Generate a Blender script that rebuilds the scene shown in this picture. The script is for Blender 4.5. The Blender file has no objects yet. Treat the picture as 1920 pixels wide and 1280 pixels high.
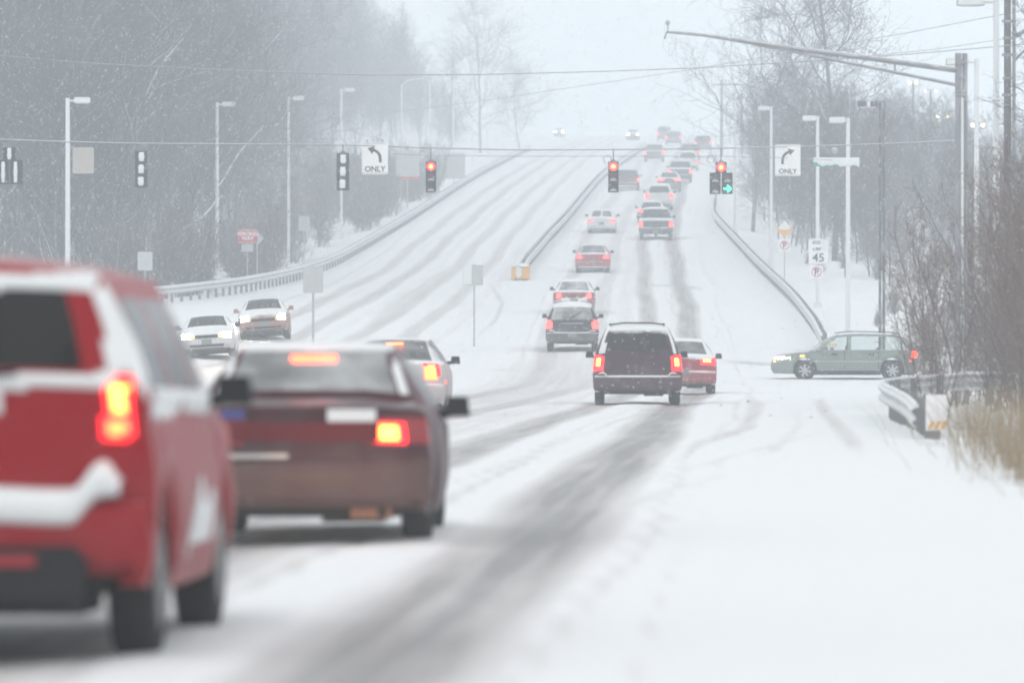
import bpy, math, random
import numpy as np
from mathutils import Vector, Euler

SC = bpy.context.scene
COL = SC.collection
R = math.radians

# ------------------------------------------------------------------ camera, sky, sun, exposure
CAM_H = 1.4
FPX = 10667.0                       # focal length in pixels of a 1920 px wide frame (200 mm on 36 mm)
cam_data = bpy.data.cameras.new('camera')
cam_data.sensor_width = 36.0
cam_data.lens = 200.0
cam_data.clip_start = 0.5
cam_data.clip_end = 6000.0
cam_data.dof.use_dof = True
cam_data.dof.focus_distance = 185.0
cam_data.dof.aperture_fstop = 2.6
cam = bpy.data.objects.new('camera', cam_data)
cam.location = (0, 0, CAM_H)
cam.rotation_euler = (R(90), 0, 0)
COL.objects.link(cam)
SC.camera = cam

world = bpy.data.worlds.new('World')
SC.world = world
world.use_nodes = True
wn, wl = world.node_tree.nodes, world.node_tree.links
wn.clear()
w_out = wn.new('ShaderNodeOutputWorld')
w_bg = wn.new('ShaderNodeBackground')
w_sky = wn.new('ShaderNodeTexSky')
w_sky.sky_type = 'NISHITA'
w_sky.sun_disc = False
w_sky.sun_elevation = R(38)
w_sky.sun_rotation = R(150)
w_sky.dust_density = 4.0
w_mix = wn.new('ShaderNodeMix')
w_mix.data_type = 'RGBA'
w_mix.inputs['Factor'].default_value = 0.86      # closed snow cloud over the clear sky
w_mix.inputs['B'].default_value = (10.75, 10.9, 11.05, 1)
wl.new(w_sky.outputs['Color'], w_mix.inputs['A'])
wl.new(w_mix.outputs['Result'], w_bg.inputs['Color'])
w_bg.inputs['Strength'].default_value = 0.10
wl.new(w_bg.outputs['Background'], w_out.inputs['Surface'])

sun_data = bpy.data.lights.new('sun', 'SUN')
sun_data.energy = 0.5
sun_data.angle = R(50)
sun_data.color = (1.0, 0.97, 0.93)
sun = bpy.data.objects.new('sun', sun_data)
sun.rotation_euler = (R(52), 0, R(-30))
sun.location = (0, -20, 60)
COL.objects.link(sun)

SC.view_settings.view_transform = 'Standard'
SC.view_settings.look = 'None'
SC.view_settings.exposure = 0.25
SC.view_settings.gamma = 1.0
SC.render.engine = 'CYCLES'
SC.cycles.use_denoising = True
SC.cycles.use_adaptive_sampling = True
SC.cycles.adaptive_threshold = 0.035
SC.cycles.use_light_tree = False
SC.cycles.max_bounces = 6
SC.cycles.diffuse_bounces = 2
SC.cycles.glossy_bounces = 3
SC.cycles.transmission_bounces = 4
SC.cycles.volume_bounces = 3
SC.cycles.transparent_max_bounces = 24
SC.cycles.sample_clamp_indirect = 6.0
SC.cycles.caustics_reflective = False
SC.cycles.caustics_refractive = False
SC.cycles.filter_width = 1.9

# ------------------------------------------------------------------ small maths
def smooth(a, b, x):
    t = np.clip((np.asarray(x, float) - a) / (b - a), 0, 1)
    return t * t * (3 - 2 * t)

def pchip(xs, ys, x):
    xs = np.asarray(xs, float); ys = np.asarray(ys, float); x = np.asarray(x, float)
    h = np.diff(xs); d = np.diff(ys) / h
    m = np.zeros_like(ys)
    m[0], m[-1] = d[0], d[-1]
    for i in range(1, len(xs) - 1):
        if d[i - 1] * d[i] > 0:
            w1, w2 = 2 * h[i] + h[i - 1], h[i] + 2 * h[i - 1]
            m[i] = (w1 + w2) / (w1 / d[i - 1] + w2 / d[i])
    k = np.clip(np.searchsorted(xs, x, side='right') - 1, 0, len(xs) - 2)
    t = (x - xs[k]) / h[k]
    t = np.clip(t, -50, 50)
    inside = (x >= xs[0]) & (x <= xs[-1])
    tt = np.clip(t, 0, 1)
    v = ((1 + 2 * tt) * (1 - tt) ** 2 * ys[k] + tt * (1 - tt) ** 2 * h[k] * m[k]
         + tt * tt * (3 - 2 * tt) * ys[k + 1] + tt * tt * (tt - 1) * h[k] * m[k + 1])
    lo = ys[0] + (x - xs[0]) * m[0]
    hi = ys[-1] + (x - xs[-1]) * m[-1]
    return np.where(inside, v, np.where(x < xs[0], lo, hi))

def wob(x, y, s=1.0, seed=0.0):
    x = np.asarray(x, float) * s; y = np.asarray(y, float) * s
    return (np.sin(1.7 * x + 0.9 * y + seed) + np.sin(-1.1 * x + 2.3 * y + 1.3 + 2 * seed)
            + 0.6 * np.sin(3.9 * x + 3.1 * y + 2.1 * seed) + 0.5 * np.sin(5.3 * x - 4.7 * y + 0.7 + seed)) / 3.1

# ------------------------------------------------------------------ the lie of the land
PROFILE = ([-400, 100, 150, 165, 180, 200, 237, 288, 340, 430, 533, 627, 762, 930, 1050, 1200, 1800],
           [0, 0, 0, 0.02, 0.22, 1.0, 2.5, 4.85, 7.7, 12.5, 17.6, 22.2, 28.2, 35, 38.8, 41, 41.5])
XL_P = ([195, 215, 225, 243, 284, 352, 520, 700, 1000], [-19, -15.8, -13.9, -11.7, -9.7, -6.9, -1.95, 4.2, 15])
XR_P = ([185, 197, 215, 253, 300, 355, 410, 520, 700, 1000], [10.6, 10.9, 11.5, 12.3, 12.65, 12.9, 14.7, 18.7, 25.3, 36.3])
def XL(d): return pchip(*XL_P, d)
def XR(d): return pchip(*XR_P, d)

def T(x, d):
    x = np.asarray(x, float); d = np.asarray(d, float)
    z = pchip(*PROFILE, d)
    w = smooth(150, 185, d) * (1 - smooth(230, 300, d))
    z = z + 0.065 * w * np.clip(-x - 1, 0, 14)
    off = XL(d) - x
    far = smooth(208, 232, d)
    z = z + far * (-0.45 * smooth(0.6, 3.5, off) + 0.10 * np.clip(off - 4, 0, 70) + 0.25 * smooth(1, 5, off) * wob(x, d, 0.35))
    off = x - XR(d)
    far = smooth(188, 206, d)
    bank = smooth(0.6, 4, off)
    z = z + far * ((-0.75 + 0.9 * smooth(230, 275, d) * (1 - smooth(300, 380, d))) * bank + 0.045 * np.clip(off - 8, 0, 90) + 0.3 * smooth(1, 4, off) * wob(x, d, 0.3, 3))
    off = x - (5.0 + 0.017 * d)
    near = 1 - smooth(120, 150, d)
    z = z + near * (0.02 * np.clip(off - 2, 0, 40) + 0.10 * smooth(0.0, 3, off) * (1 + wob(x, d, 0.8, 5)))
    return z

def Tf(x, d): return float(T(x, d))

def px(pxx, d): return (pxx - 960.0) / FPX * d          # picture column -> metres right of the axis at distance d
def pz(pyy, d): return CAM_H + (640.0 - pyy) / FPX * d

_DS = np.concatenate([np.arange(12, 120, 0.1), np.arange(120, 1000, 0.5)])
def hit(pxx, pyy, lift=0.0):                              # where a sight line meets the land
    x = (pxx - 960.0) / FPX * _DS
    g = T(x, _DS) + lift - (CAM_H + (640.0 - pyy) / FPX * _DS)
    i = int(np.argmax(g > 0))
    return float(x[i]), float(_DS[i])

# ------------------------------------------------------------------ mesh helpers
def mesh_np(name, V, F, smooth_shade=False, sharp=None):
    V = np.asarray(V, np.float32).reshape(-1, 3)
    F = np.asarray(F, np.int32)
    me = bpy.data.meshes.new(name)
    n, k = F.shape
    me.vertices.add(len(V)); me.vertices.foreach_set('co', V.ravel())
    me.loops.add(n * k); me.loops.foreach_set('vertex_index', F.ravel())
    me.polygons.add(n); me.polygons.foreach_set('loop_start', np.arange(0, n * k, k, dtype=np.int32))
    try:
        me.polygons.foreach_set('loop_total', np.full(n, k, np.int32))
    except Exception:
        pass
    me.update(calc_edges=True)
    me.validate()
    if smooth_shade:
        me.polygons.foreach_set('use_smooth', np.ones(len(me.polygons), bool))
        if sharp: me.set_sharp_from_angle(angle=R(sharp))
    return me

class MB:
    """collects faces of any size for one mesh"""
    def __init__(s): s.v = []; s.f = []
    def add(s, v, f):
        b = len(s.v); s.v += [tuple(map(float, p)) for p in v]; s.f += [tuple(b + i for i in q) for q in f]; return s
    def box(s, c, d, rot=None, taper=1.0):
        pts = []
        for k in (-1, 1):
            for a, b in ((-1, -1), (1, -1), (1, 1), (-1, 1)):
                t = taper if k > 0 else 1.0
                p = Vector((a * d[0] / 2 * t, b * d[1] / 2 * t, k * d[2] / 2))
                if rot is not None: p = rot @ p
                pts.append(p + Vector(c))
        return s.add(pts, [(3, 2, 1, 0), (4, 5, 6, 7), (0, 1, 5, 4), (1, 2, 6, 5), (2, 3, 7, 6), (3, 0, 4, 7)])
    def tube(s, path, r, n=8, cap=True):
        path = [Vector(p) for p in path]
        rs = r if isinstance(r, (list, tuple)) else [r] * len(path)
        rings = []
        for i, p in enumerate(path):
            t = (path[min(i + 1, len(path) - 1)] - path[max(i - 1, 0)]).normalized()
            u = t.cross(Vector((0, 0, 1)))
            if u.length < 1e-3: u = t.cross(Vector((0, 1, 0)))
            u.normalize(); w = u.cross(t)
            rings.append([p + (u * math.cos(2 * math.pi * k / n) + w * math.sin(2 * math.pi * k / n)) * rs[i] for k in range(n)])
        v = [q for rg in rings for q in rg]
        f = [(i * n + k, i * n + (k + 1) % n, (i + 1) * n + (k + 1) % n, (i + 1) * n + k) for i in range(len(path) - 1) for k in range(n)]
        if cap: f += [tuple(reversed(range(n))), tuple((len(path) - 1) * n + k for k in range(n))]
        return s.add(v, f)
    def lathe(s, prof, axis='x', c=(0, 0, 0), n=24):
        """profile of (along axis, radius)"""
        v = []
        for a, r in prof:
            for k in range(n):
                co, si = math.cos(2 * math.pi * k / n) * r, math.sin(2 * math.pi * k / n) * r
                p = {'x': (a, co, si), 'y': (co, a, si), 'z': (co, si, a)}[axis]
                v.append((p[0] + c[0], p[1] + c[1], p[2] + c[2]))
        m = len(prof)
        f = [(i * n + k, i * n + (k + 1) % n, (i + 1) * n + (k + 1) % n, (i + 1) * n + k) for i in range(m - 1) for k in range(n)]
        return s.add(v, f)
    def disc(s, c, r, axis='y', n=20, depth=0.0):
        v = []
        for k in range(n):
            co, si = math.cos(2 * math.pi * k / n) * r, math.sin(2 * math.pi * k / n) * r
            v.append((c[0] + co, c[1], c[2] + si) if axis == 'y' else (c[0], c[1] + co, c[2] + si))
        return s.add(v, [tuple(range(n))])
    def prism(s, outline, y0, y1):
        """outline of (x, z), extruded along y"""
        n = len(outline)
        v = [(x, y0, z) for x, z in outline] + [(x, y1, z) for x, z in outline]
        f = [tuple(range(n)), tuple(reversed(range(n, 2 * n)))] + [(k, n + k, n + (k + 1) % n, (k + 1) % n) for k in range(n)]
        return s.add(v, f)
    def mesh(s, name, sm=False, sharp=35):
        me = bpy.data.meshes.new(name)
        me.from_pydata(s.v, [], s.f)
        me.update()
        if sm:
            me.polygons.foreach_set('use_smooth', np.ones(len(me.polygons), bool))
            me.set_sharp_from_angle(angle=R(sharp))
        return me
    def obj(s, name, mat, parent=None, sm=False, sharp=35):
        return link(name, s.mesh(name, sm, sharp), mat, parent)

def link(name, me, mat, parent=None):
    o = bpy.data.objects.new(name, me)
    if mat is not None and me is not None and len(me.materials) == 0: me.materials.append(mat)
    COL.objects.link(o)
    if parent is not None: o.parent = parent
    return o

def empty(name, loc=(0, 0, 0), parent=None):
    o = bpy.data.objects.new(name, None)
    o.empty_display_size = 0.2
    COL.objects.link(o)
    o.location = loc
    if parent is not None: o.parent = parent
    return o

def tag(o, label=None, cat=None, group=None, kind=None):
    if label: o['label'] = label
    if cat: o['category'] = cat
    if group: o['group'] = group
    if kind: o['kind'] = kind
    return o

def copy_tree(o, parent=None):
    c = o.copy(); COL.objects.link(c); c.parent = parent
    for ch in list(o.children): copy_tree(ch, c)
    return c

# ------------------------------------------------------------------ materials
def new_mat(name):
    m = bpy.data.materials.new(name); m.use_nodes = True
    return m, m.node_tree.nodes, m.node_tree.links, m.node_tree.nodes['Principled BSDF']

def plain(name, col, rough=0.6, metal=0.0, spec=0.5, noise=0.0, scale=6.0):
    m, n, l, b = new_mat(name)
    b.inputs['Base Color'].default_value = (*col, 1)
    b.inputs['Roughness'].default_value = rough
    b.inputs['Metallic'].default_value = metal
    b.inputs['Specular IOR Level'].default_value = spec
    if noise:
        tc = n.new('ShaderNodeTexCoord'); t = n.new('ShaderNodeTexNoise')
        t.inputs['Scale'].default_value = scale; t.inputs['Detail'].default_value = 6
        l.new(tc.outputs['Object'], t.inputs['Vector'])
        r = n.new('ShaderNodeMapRange'); r.inputs['To Min'].default_value = 1 - noise; r.inputs['To Max'].default_value = 1 + noise
        l.new(t.outputs['Fac'], r.inputs['Value'])
        mx = n.new('ShaderNodeVectorMath'); mx.operation = 'SCALE'; mx.inputs[0].default_value = col
        l.new(r.outputs['Result'], mx.inputs['Scale'])
        l.new(mx.outputs['Vector'], b.inputs['Base Color'])
    return m

SNOW = (0.715, 0.735, 0.74)

def snowed(name, col, rough=0.6, metal=0.0, up=0.35, amount=0.9, scale=3.0, patch=0.0, patch_scale=2.0, coat=0.0, dirt=None):
    """own colour with snow lying where the surface faces up (up = threshold) and stuck in patches"""
    m, n, l, b = new_mat(name)
    b.inputs['Roughness'].default_value = rough
    b.inputs['Metallic'].default_value = metal
    b.inputs['Coat Weight'].default_value = coat
    b.inputs['Specular IOR Level'].default_value = 0.15
    tc = n.new('ShaderNodeTexCoord'); geo = n.new('ShaderNodeNewGeometry')
    no = n.new('ShaderNodeTexNoise'); no.inputs['Scale'].default_value = scale; no.inputs['Detail'].default_value = 8
    no.inputs['Roughness'].default_value = 0.65
    l.new(tc.outputs['Object'], no.inputs['Vector'])
    sep = n.new('ShaderNodeSeparateXYZ'); l.new(geo.outputs['Normal'], sep.inputs[0])
    ad = n.new('ShaderNodeMath'); ad.operation = 'MULTIPLY_ADD'
    l.new(no.outputs['Fac'], ad.inputs[0]); ad.inputs[1].default_value = 0.9; l.new(sep.outputs['Z'], ad.inputs[2])
    mr = n.new('ShaderNodeMapRange'); mr.inputs['From Min'].default_value = up + 0.45 - 0.12; mr.inputs['From Max'].default_value = up + 0.45 + 0.2
    mr.inputs['To Max'].default_value = amount
    l.new(ad.outputs[0], mr.inputs['Value'])
    fac = mr.outputs['Result']
    if patch:
        n2 = n.new('ShaderNodeTexNoise'); n2.inputs['Scale'].default_value = patch_scale; n2.inputs['Detail'].default_value = 5
        mp = n.new('ShaderNodeMapping'); mp.inputs['Scale'].default_value = (1.0, 1.0, 0.45)
        l.new(tc.outputs['Object'], mp.inputs['Vector']); l.new(mp.outputs['Vector'], n2.inputs['Vector'])
        r2 = n.new('ShaderNodeMapRange'); r2.inputs['From Min'].default_value = 0.62 - 0.25 * patch; r2.inputs['From Max'].default_value = 0.86 - 0.25 * patch
        r2.inputs['To Max'].default_value = 0.75 * min(1, patch * 1.6)
        l.new(n2.outputs['Fac'], r2.inputs['Value'])
        mx = n.new('ShaderNodeMath'); mx.operation = 'MAXIMUM'
        l.new(fac, mx.inputs[0]); l.new(r2.outputs['Result'], mx.inputs[1]); fac = mx.outputs[0]
    mix = n.new('ShaderNodeMix'); mix.data_type = 'RGBA'
    l.new(fac, mix.inputs['Factor'])
    mix.inputs['A'].default_value = (*col, 1); mix.inputs['B'].default_value = (*SNOW, 1)
    if dirt is not None:
        n3 = n.new('ShaderNodeTexNoise'); n3.inputs['Scale'].default_value = 4.0; n3.inputs['Detail'].default_value = 6
        l.new(tc.outputs['Object'], n3.inputs['Vector'])
        s3 = n.new('ShaderNodeSeparateXYZ'); l.new(tc.outputs['Object'], s3.inputs[0])
        a3 = n.new('ShaderNodeMath'); a3.operation = 'MULTIPLY_ADD'; a3.inputs[1].default_value = -1.0
        l.new(s3.outputs['Z'], a3.inputs[0]); l.new(n3.outputs['Fac'], a3.inputs[2])
        r3 = n.new('ShaderNodeMapRange'); r3.inputs['From Min'].default_value = -0.45; r3.inputs['From Max'].default_value = 0.25
        r3.inputs['To Max'].default_value = dirt
        l.new(a3.outputs[0], r3.inputs['Value'])
        dm = n.new('ShaderNodeMix'); dm.data_type = 'RGBA'
        l.new(r3.outputs['Result'], dm.inputs['Factor']); dm.inputs['A'].default_value = (*col, 1); dm.inputs['B'].default_value = (0.30, 0.29, 0.29, 1)
        l.new(dm.outputs['Result'], mix.inputs['A'])
        ra = n.new('ShaderNodeMath'); ra.operation = 'MULTIPLY_ADD'; l.new(r3.outputs['Result'], ra.inputs[0]); ra.inputs[1].default_value = 0.5; ra.inputs[2].default_value = rough
        rb = n.new('ShaderNodeMath'); rb.operation = 'MULTIPLY_ADD'; l.new(fac, rb.inputs[0]); rb.inputs[1].default_value = 0.5; l.new(ra.outputs[0], rb.inputs[2])
        l.new(rb.outputs[0], b.inputs['Roughness'])
    l.new(mix.outputs['Result'], b.inputs['Base Color'])
    return m

def glow(name, col, strength, base=(0.3, 0.02, 0.02), cast=False):
    m, n, l, b = new_mat(name)
    b.inputs['Base Color'].default_value = (*base, 1)
    b.inputs['Roughness'].default_value = 0.3
    b.inputs['Emission Color'].default_value = (*col, 1)
    b.inputs['Emission Strength'].default_value = strength
    if not cast: m.cycles.emission_sampling = 'NONE'
    return m

def glass(name, tint=(0.55, 0.62, 0.63), frost=0.0):
    m, n, l, b = new_mat(name)
    n.remove(b)
    out = n['Material Output']
    tr = n.new('ShaderNodeBsdfTransparent'); tr.inputs['Color'].default_value = (*tint, 1)
    gl = n.new('ShaderNodeBsdfGlossy'); gl.inputs['Roughness'].default_value = 0.06
    fr = n.new('ShaderNodeFresnel'); fr.inputs['IOR'].default_value = 1.33
    mx = n.new('ShaderNodeMixShader')
    l.new(fr.outputs[0], mx.inputs[0]); l.new(tr.outputs[0], mx.inputs[1]); l.new(gl.outputs[0], mx.inputs[2])
    last = mx.outputs[0]
    if frost:
        di = n.new('ShaderNodeBsdfDiffuse'); di.inputs['Color'].default_value = (*SNOW, 1)
        tc = n.new('ShaderNodeTexCoord'); no = n.new('ShaderNodeTexNoise'); no.inputs['Scale'].default_value = 2.2; no.inputs['Detail'].default_value = 7
        l.new(tc.outputs['Object'], no.inputs['Vector'])
        r2 = n.new('ShaderNodeMapRange'); r2.inputs['From Min'].default_value = 0.40; r2.inputs['From Max'].default_value = 0.70; r2.inputs['To Min'].default_value = frost * 0.35; r2.inputs['To Max'].default_value = frost
        l.new(no.outputs['Fac'], r2.inputs['Value'])
        m2 = n.new('ShaderNodeMixShader'); l.new(r2.outputs['Result'], m2.inputs[0]); l.new(last, m2.inputs[1]); l.new(di.outputs[0], m2.inputs[2]); last = m2.outputs[0]
    l.new(last, out.inputs['Surface'])
    return m

def snow_material(name, bump=0.25):
    m, n, l, b = new_mat(name)
    tc = n.new('ShaderNodeTexCoord')
    a = n.new('ShaderNodeTexNoise'); a.inputs['Scale'].default_value = 0.35; a.inputs['Detail'].default_value = 8
    l.new(tc.outputs['Object'], a.inputs['Vector'])
    cr = n.new('ShaderNodeValToRGB')
    cr.color_ramp.elements[0].position = 0.3; cr.color_ramp.elements[0].color = (0.70, 0.73, 0.77, 1)
    cr.color_ramp.elements[1].position = 0.6; cr.color_ramp.elements[1].color = (*SNOW, 1)
    l.new(a.outputs['Fac'], cr.inputs['Fac'])
    l.new(cr.outputs['Color'], b.inputs['Base Color'])
    b.inputs['Roughness'].default_value = 0.75
    b.inputs['Specular IOR Level'].default_value = 0.2
    f = n.new('ShaderNodeTexNoise'); f.inputs['Scale'].default_value = 2.5; f.inputs['Detail'].default_value = 9
    l.new(tc.outputs['Object'], f.inputs['Vector'])
    bp = n.new('ShaderNodeBump'); bp.inputs['Strength'].default_value = bump; bp.inputs['Distance'].default_value = 0.12
    l.new(f.outputs['Fac'], bp.inputs['Height']); l.new(bp.outputs['Normal'], b.inputs['Normal'])
    return m

M_SNOW = snow_material('lying_snow')
M_SNOWCAP = plain('snow_cap', SNOW, 0.8, spec=0.2, noise=0.04, scale=5)
M_GALV = snowed('galvanised_steel', (0.40, 0.42, 0.44), 0.5, 0.35, up=0.4, patch=0.35, patch_scale=1.2)
M_GALV_DARK = snowed('weathered_steel', (0.20, 0.21, 0.22), 0.6, 0.2, up=0.5, patch=0.3, patch_scale=2.5)
M_POLE = snowed('snow_plastered_pole', (0.60, 0.62, 0.63), 0.6, 0.0, up=0.3, patch=1.9, patch_scale=2.0)
M_MAST = snowed('mast_steel', (0.27, 0.28, 0.30), 0.6, 0.1, up=0.4, patch=0.4, patch_scale=3.0)
M_POLE_DARK = snowed('bronze_pole', (0.07, 0.075, 0.08), 0.6, 0.0, up=0.4, patch=0.45, patch_scale=5.0)
M_WOOD_POLE = snowed('wood_pole', (0.09, 0.08, 0.075), 0.85, 0.0, up=0.5, patch=0.2, patch_scale=6.0)
M_SIGN_BACK = snowed('sign_back', (0.46, 0.47, 0.47), 0.55, 0.3, up=0.5, patch=0.35, patch_scale=4)
M_SIGN_WHITE = plain('sign_white', (0.80, 0.80, 0.80), 0.5, noise=0.05, scale=9)
M_SIGN_BLACK = plain('sign_black', (0.03, 0.03, 0.035), 0.6)
M_SIGN_RED = snowed('sign_red', (0.50, 0.03, 0.06), 0.5, up=0.6, patch=0.25, patch_scale=5)
M_SIGN_GREEN = plain('sign_green', (0.02, 0.30, 0.17), 0.5)
M_SIGN_YELLOW = plain('sign_yellow', (0.75, 0.36, 0.03), 0.5, noise=0.12, scale=12)
M_WIRE = snowed('wire', (0.06, 0.06, 0.065), 0.7, up=0.25, amount=0.8, scale=1.5)
M_HOUSING = snowed('signal_housing', (0.035, 0.04, 0.04), 0.6, up=0.45)
M_RUBBER = snowed('rubber', (0.022, 0.021, 0.021), 0.9, up=0.9, patch=0.12, patch_scale=7)
M_UNDER = plain('underbody', (0.018, 0.017, 0.017), 0.9, noise=0.3)
M_RIM = plain('alloy', (0.42, 0.43, 0.44), 0.4, 0.6)
M_RIM_DIRTY = plain('salted_rim', (0.25, 0.25, 0.25), 0.6, 0.3, noise=0.3)
M_BLACKTRIM = plain('black_trim', (0.012, 0.012, 0.013), 0.6, spec=0.25)
M_SEAT = plain('seat_cloth', (0.10, 0.10, 0.11), 0.9)
M_PLATE = plain('number_plate', (0.20, 0.20, 0.21), 0.5, noise=0.1, scale=20)
M_GLASS = glass('window_glass')
M_GLASS_DARK = glass('privacy_glass', (0.13, 0.13, 0.135))
M_GLASS_FROST = glass('frosted_glass', (0.62, 0.70, 0.72), 0.62)
M_GLASS_WET = glass('wet_glass', (0.50, 0.56, 0.58), 0.62)
M_GLASS_CLEAR = glass('clear_glass', (0.86, 0.91, 0.90))
M_GLASS_MID = glass('half_frosted_glass', (0.34, 0.37, 0.38), 0.28)
M_TAIL_HOT = glow('tail_lamp_hot', (1.0, 0.085, 0.012), 26, cast=True)
M_TAIL_BRAKE = glow('brake_lamp', (1.0, 0.065, 0.014), 13, cast=True)
M_TAIL = glow('tail_lamp', (1.0, 0.05, 0.045), 4.5)
M_TAIL_FAR = glow('tail_lamp_far', (1.0, 0.06, 0.06), 5)
M_TAIL_LENS = glow('lit_tail_lens', (1.0, 0.008, 0.015), 4.0, (0.3, 0.01, 0.02))
M_SIG_RING = glow('signal_red_ring', (1.0, 0.010, 0.014), 14, cast=True)
M_TAIL_OFF = plain('tail_lens_red', (0.28, 0.012, 0.02), 0.25)
M_HEAD = glow('head_lamp', (1.0, 0.80, 0.55), 90, (0.8, 0.8, 0.8))
M_HEAD_DIM = glow('head_lamp_side', (1.0, 0.72, 0.55), 1.1, (0.8, 0.8, 0.8))
M_AMBER = glow('amber_lamp', (1.0, 0.32, 0.03), 7, (0.6, 0.3, 0.05))
M_SIG_RED = glow('signal_red_lit', (1.0, 0.085, 0.014), 18)
M_SIG_RED_OFF = plain('signal_red_off', (0.14, 0.02, 0.02), 0.3)
M_SIG_AMBER_OFF = plain('signal_amber_off', (0.16, 0.03, 0.02), 0.3)
M_SIG_GREEN_OFF = plain('signal_green_off', (0.03, 0.035, 0.035), 0.3)
M_SIG_GREEN = glow('signal_green_lit', (0.03, 1.0, 0.50), 6, (0.02, 0.2, 0.1))
M_WARM = glow('warm_lamp', (1.0, 0.55, 0.26), 9, (0.6, 0.5, 0.4))

def bark(name, col, snow_up=0.15, amount=0.8):
    return snowed(name, col, 0.9, 0.0, up=snow_up, amount=amount, scale=1.3)
M_BARK = bark('bark_grey', (0.115, 0.118, 0.128), 0.3, 0.75)
M_TWIG = bark('twig_grey', (0.040, 0.044, 0.055), 0.7, 0.28)
M_TWIG_DARK = bark('twig_dark', (0.092, 0.064, 0.070), 0.6, 0.40)
M_BARK_BROWN = bark('bark_brown', (0.13, 0.10, 0.088), 0.6, 0.55)
M_TWIG_BROWN = bark('twig_brown', (0.18, 0.128, 0.112), 0.6, 0.6)
M_GRASS = snowed('dry_grass', (0.33, 0.25, 0.155), 0.9, up=0.75, amount=0.5, scale=2.0)

# ------------------------------------------------------------------ road: lanes and wheel tracks
LANE_R = ([20, 57, 93, 124, 150, 175, 200, 250, 333, 427, 560, 700, 1000], [-2.3, -0.6, 1.2, 2.7, 4.0, 4.9, 5.55, 6.75, 8.55, 11.8, 16.7, 22, 33.3])
LANE_L = ([20, 60, 104, 124, 150, 175, 200, 237, 288, 344, 440, 560, 700, 1000], [-6.0, -4.2, -2.05, -1.0, 0.3, 1.4, 2.15, 2.7, 4.1, 5.55, 9.2, 13.5, 18.7, 30])
LANE_OO = ([140, 160, 181, 197, 250, 344, 520, 700, 1000], [-13.0, -11.4, -9.7, -8.7, -7.0, -4.2, 1.2, 7.5, 18.4])
LANE_OI = ([140, 160, 181, 197, 250, 344, 520, 700, 1000], [-9.2, -7.6, -6.1, -5.1, -3.4, -0.7, 4.8, 11.0, 22])

def ext_track(pts, w, k):               # picture points on the ground -> (x, d) polyline
    return ([hit(a, b) for a, b in pts], w, k)

CURVES = [
    ext_track([(700, 1275), (900, 1120), (1060, 1010), (1240, 930), (1400, 885), (1560, 845)], 0.10, 0.35),
    ext_track([(1060, 990), (1230, 905), (1380, 858), (1500, 826), (1590, 800)], 0.12, 0.35),
    ext_track([(1180, 880), (1300, 840), (1400, 806), (1420, 760), (1390, 735)], 0.22, 0.5),
    ext_track([(1600, 905), (1606, 860), (1590, 820), (1555, 785), (1535, 756), (1550, 742)], 0.20, 0.5),
    ext_track([(1610, 850), (1580, 806), (1548, 770), (1540, 748)], 0.10, 0.5),
    ext_track([(1300, 905), (1450, 852), (1495, 800), (1500, 758)], 0.14, 0.35),
    ext_track([(690, 700), (820, 692), (1000, 694), (1230, 700), (1450, 706)], 0.5, 0.45),
    ext_track([(700, 722), (900, 716), (1100, 718), (1500, 722), (1700, 722)], 0.5, 0.35),
    ext_track([(1330, 670), (1400, 682), (1480, 688), (1560, 690)], 0.8, 0.75),
    ext_track([(1500, 712), (1700, 713)], 0.35, 0.8),
    ext_track([(850, 690), (890, 640), (930, 600), (942, 572), (925, 540), (900, 520)], 0.15, 0.55),
    ext_track([(780, 690), (830, 645), (868, 590), (872, 560), (858, 530)], 0.25, 0.3),
    ext_track([(660, 640), (700, 610), (760, 560), (820, 520), (880, 480)], 0.45, 0.55),
    ext_track([(620, 650), (700, 650), (800, 640), (850, 640)], 0.25, 0.4),
    ext_track([(1195, 540), (1230, 536), (1280, 536), (1325, 546)], 0.35, 0.8),
]

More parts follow.
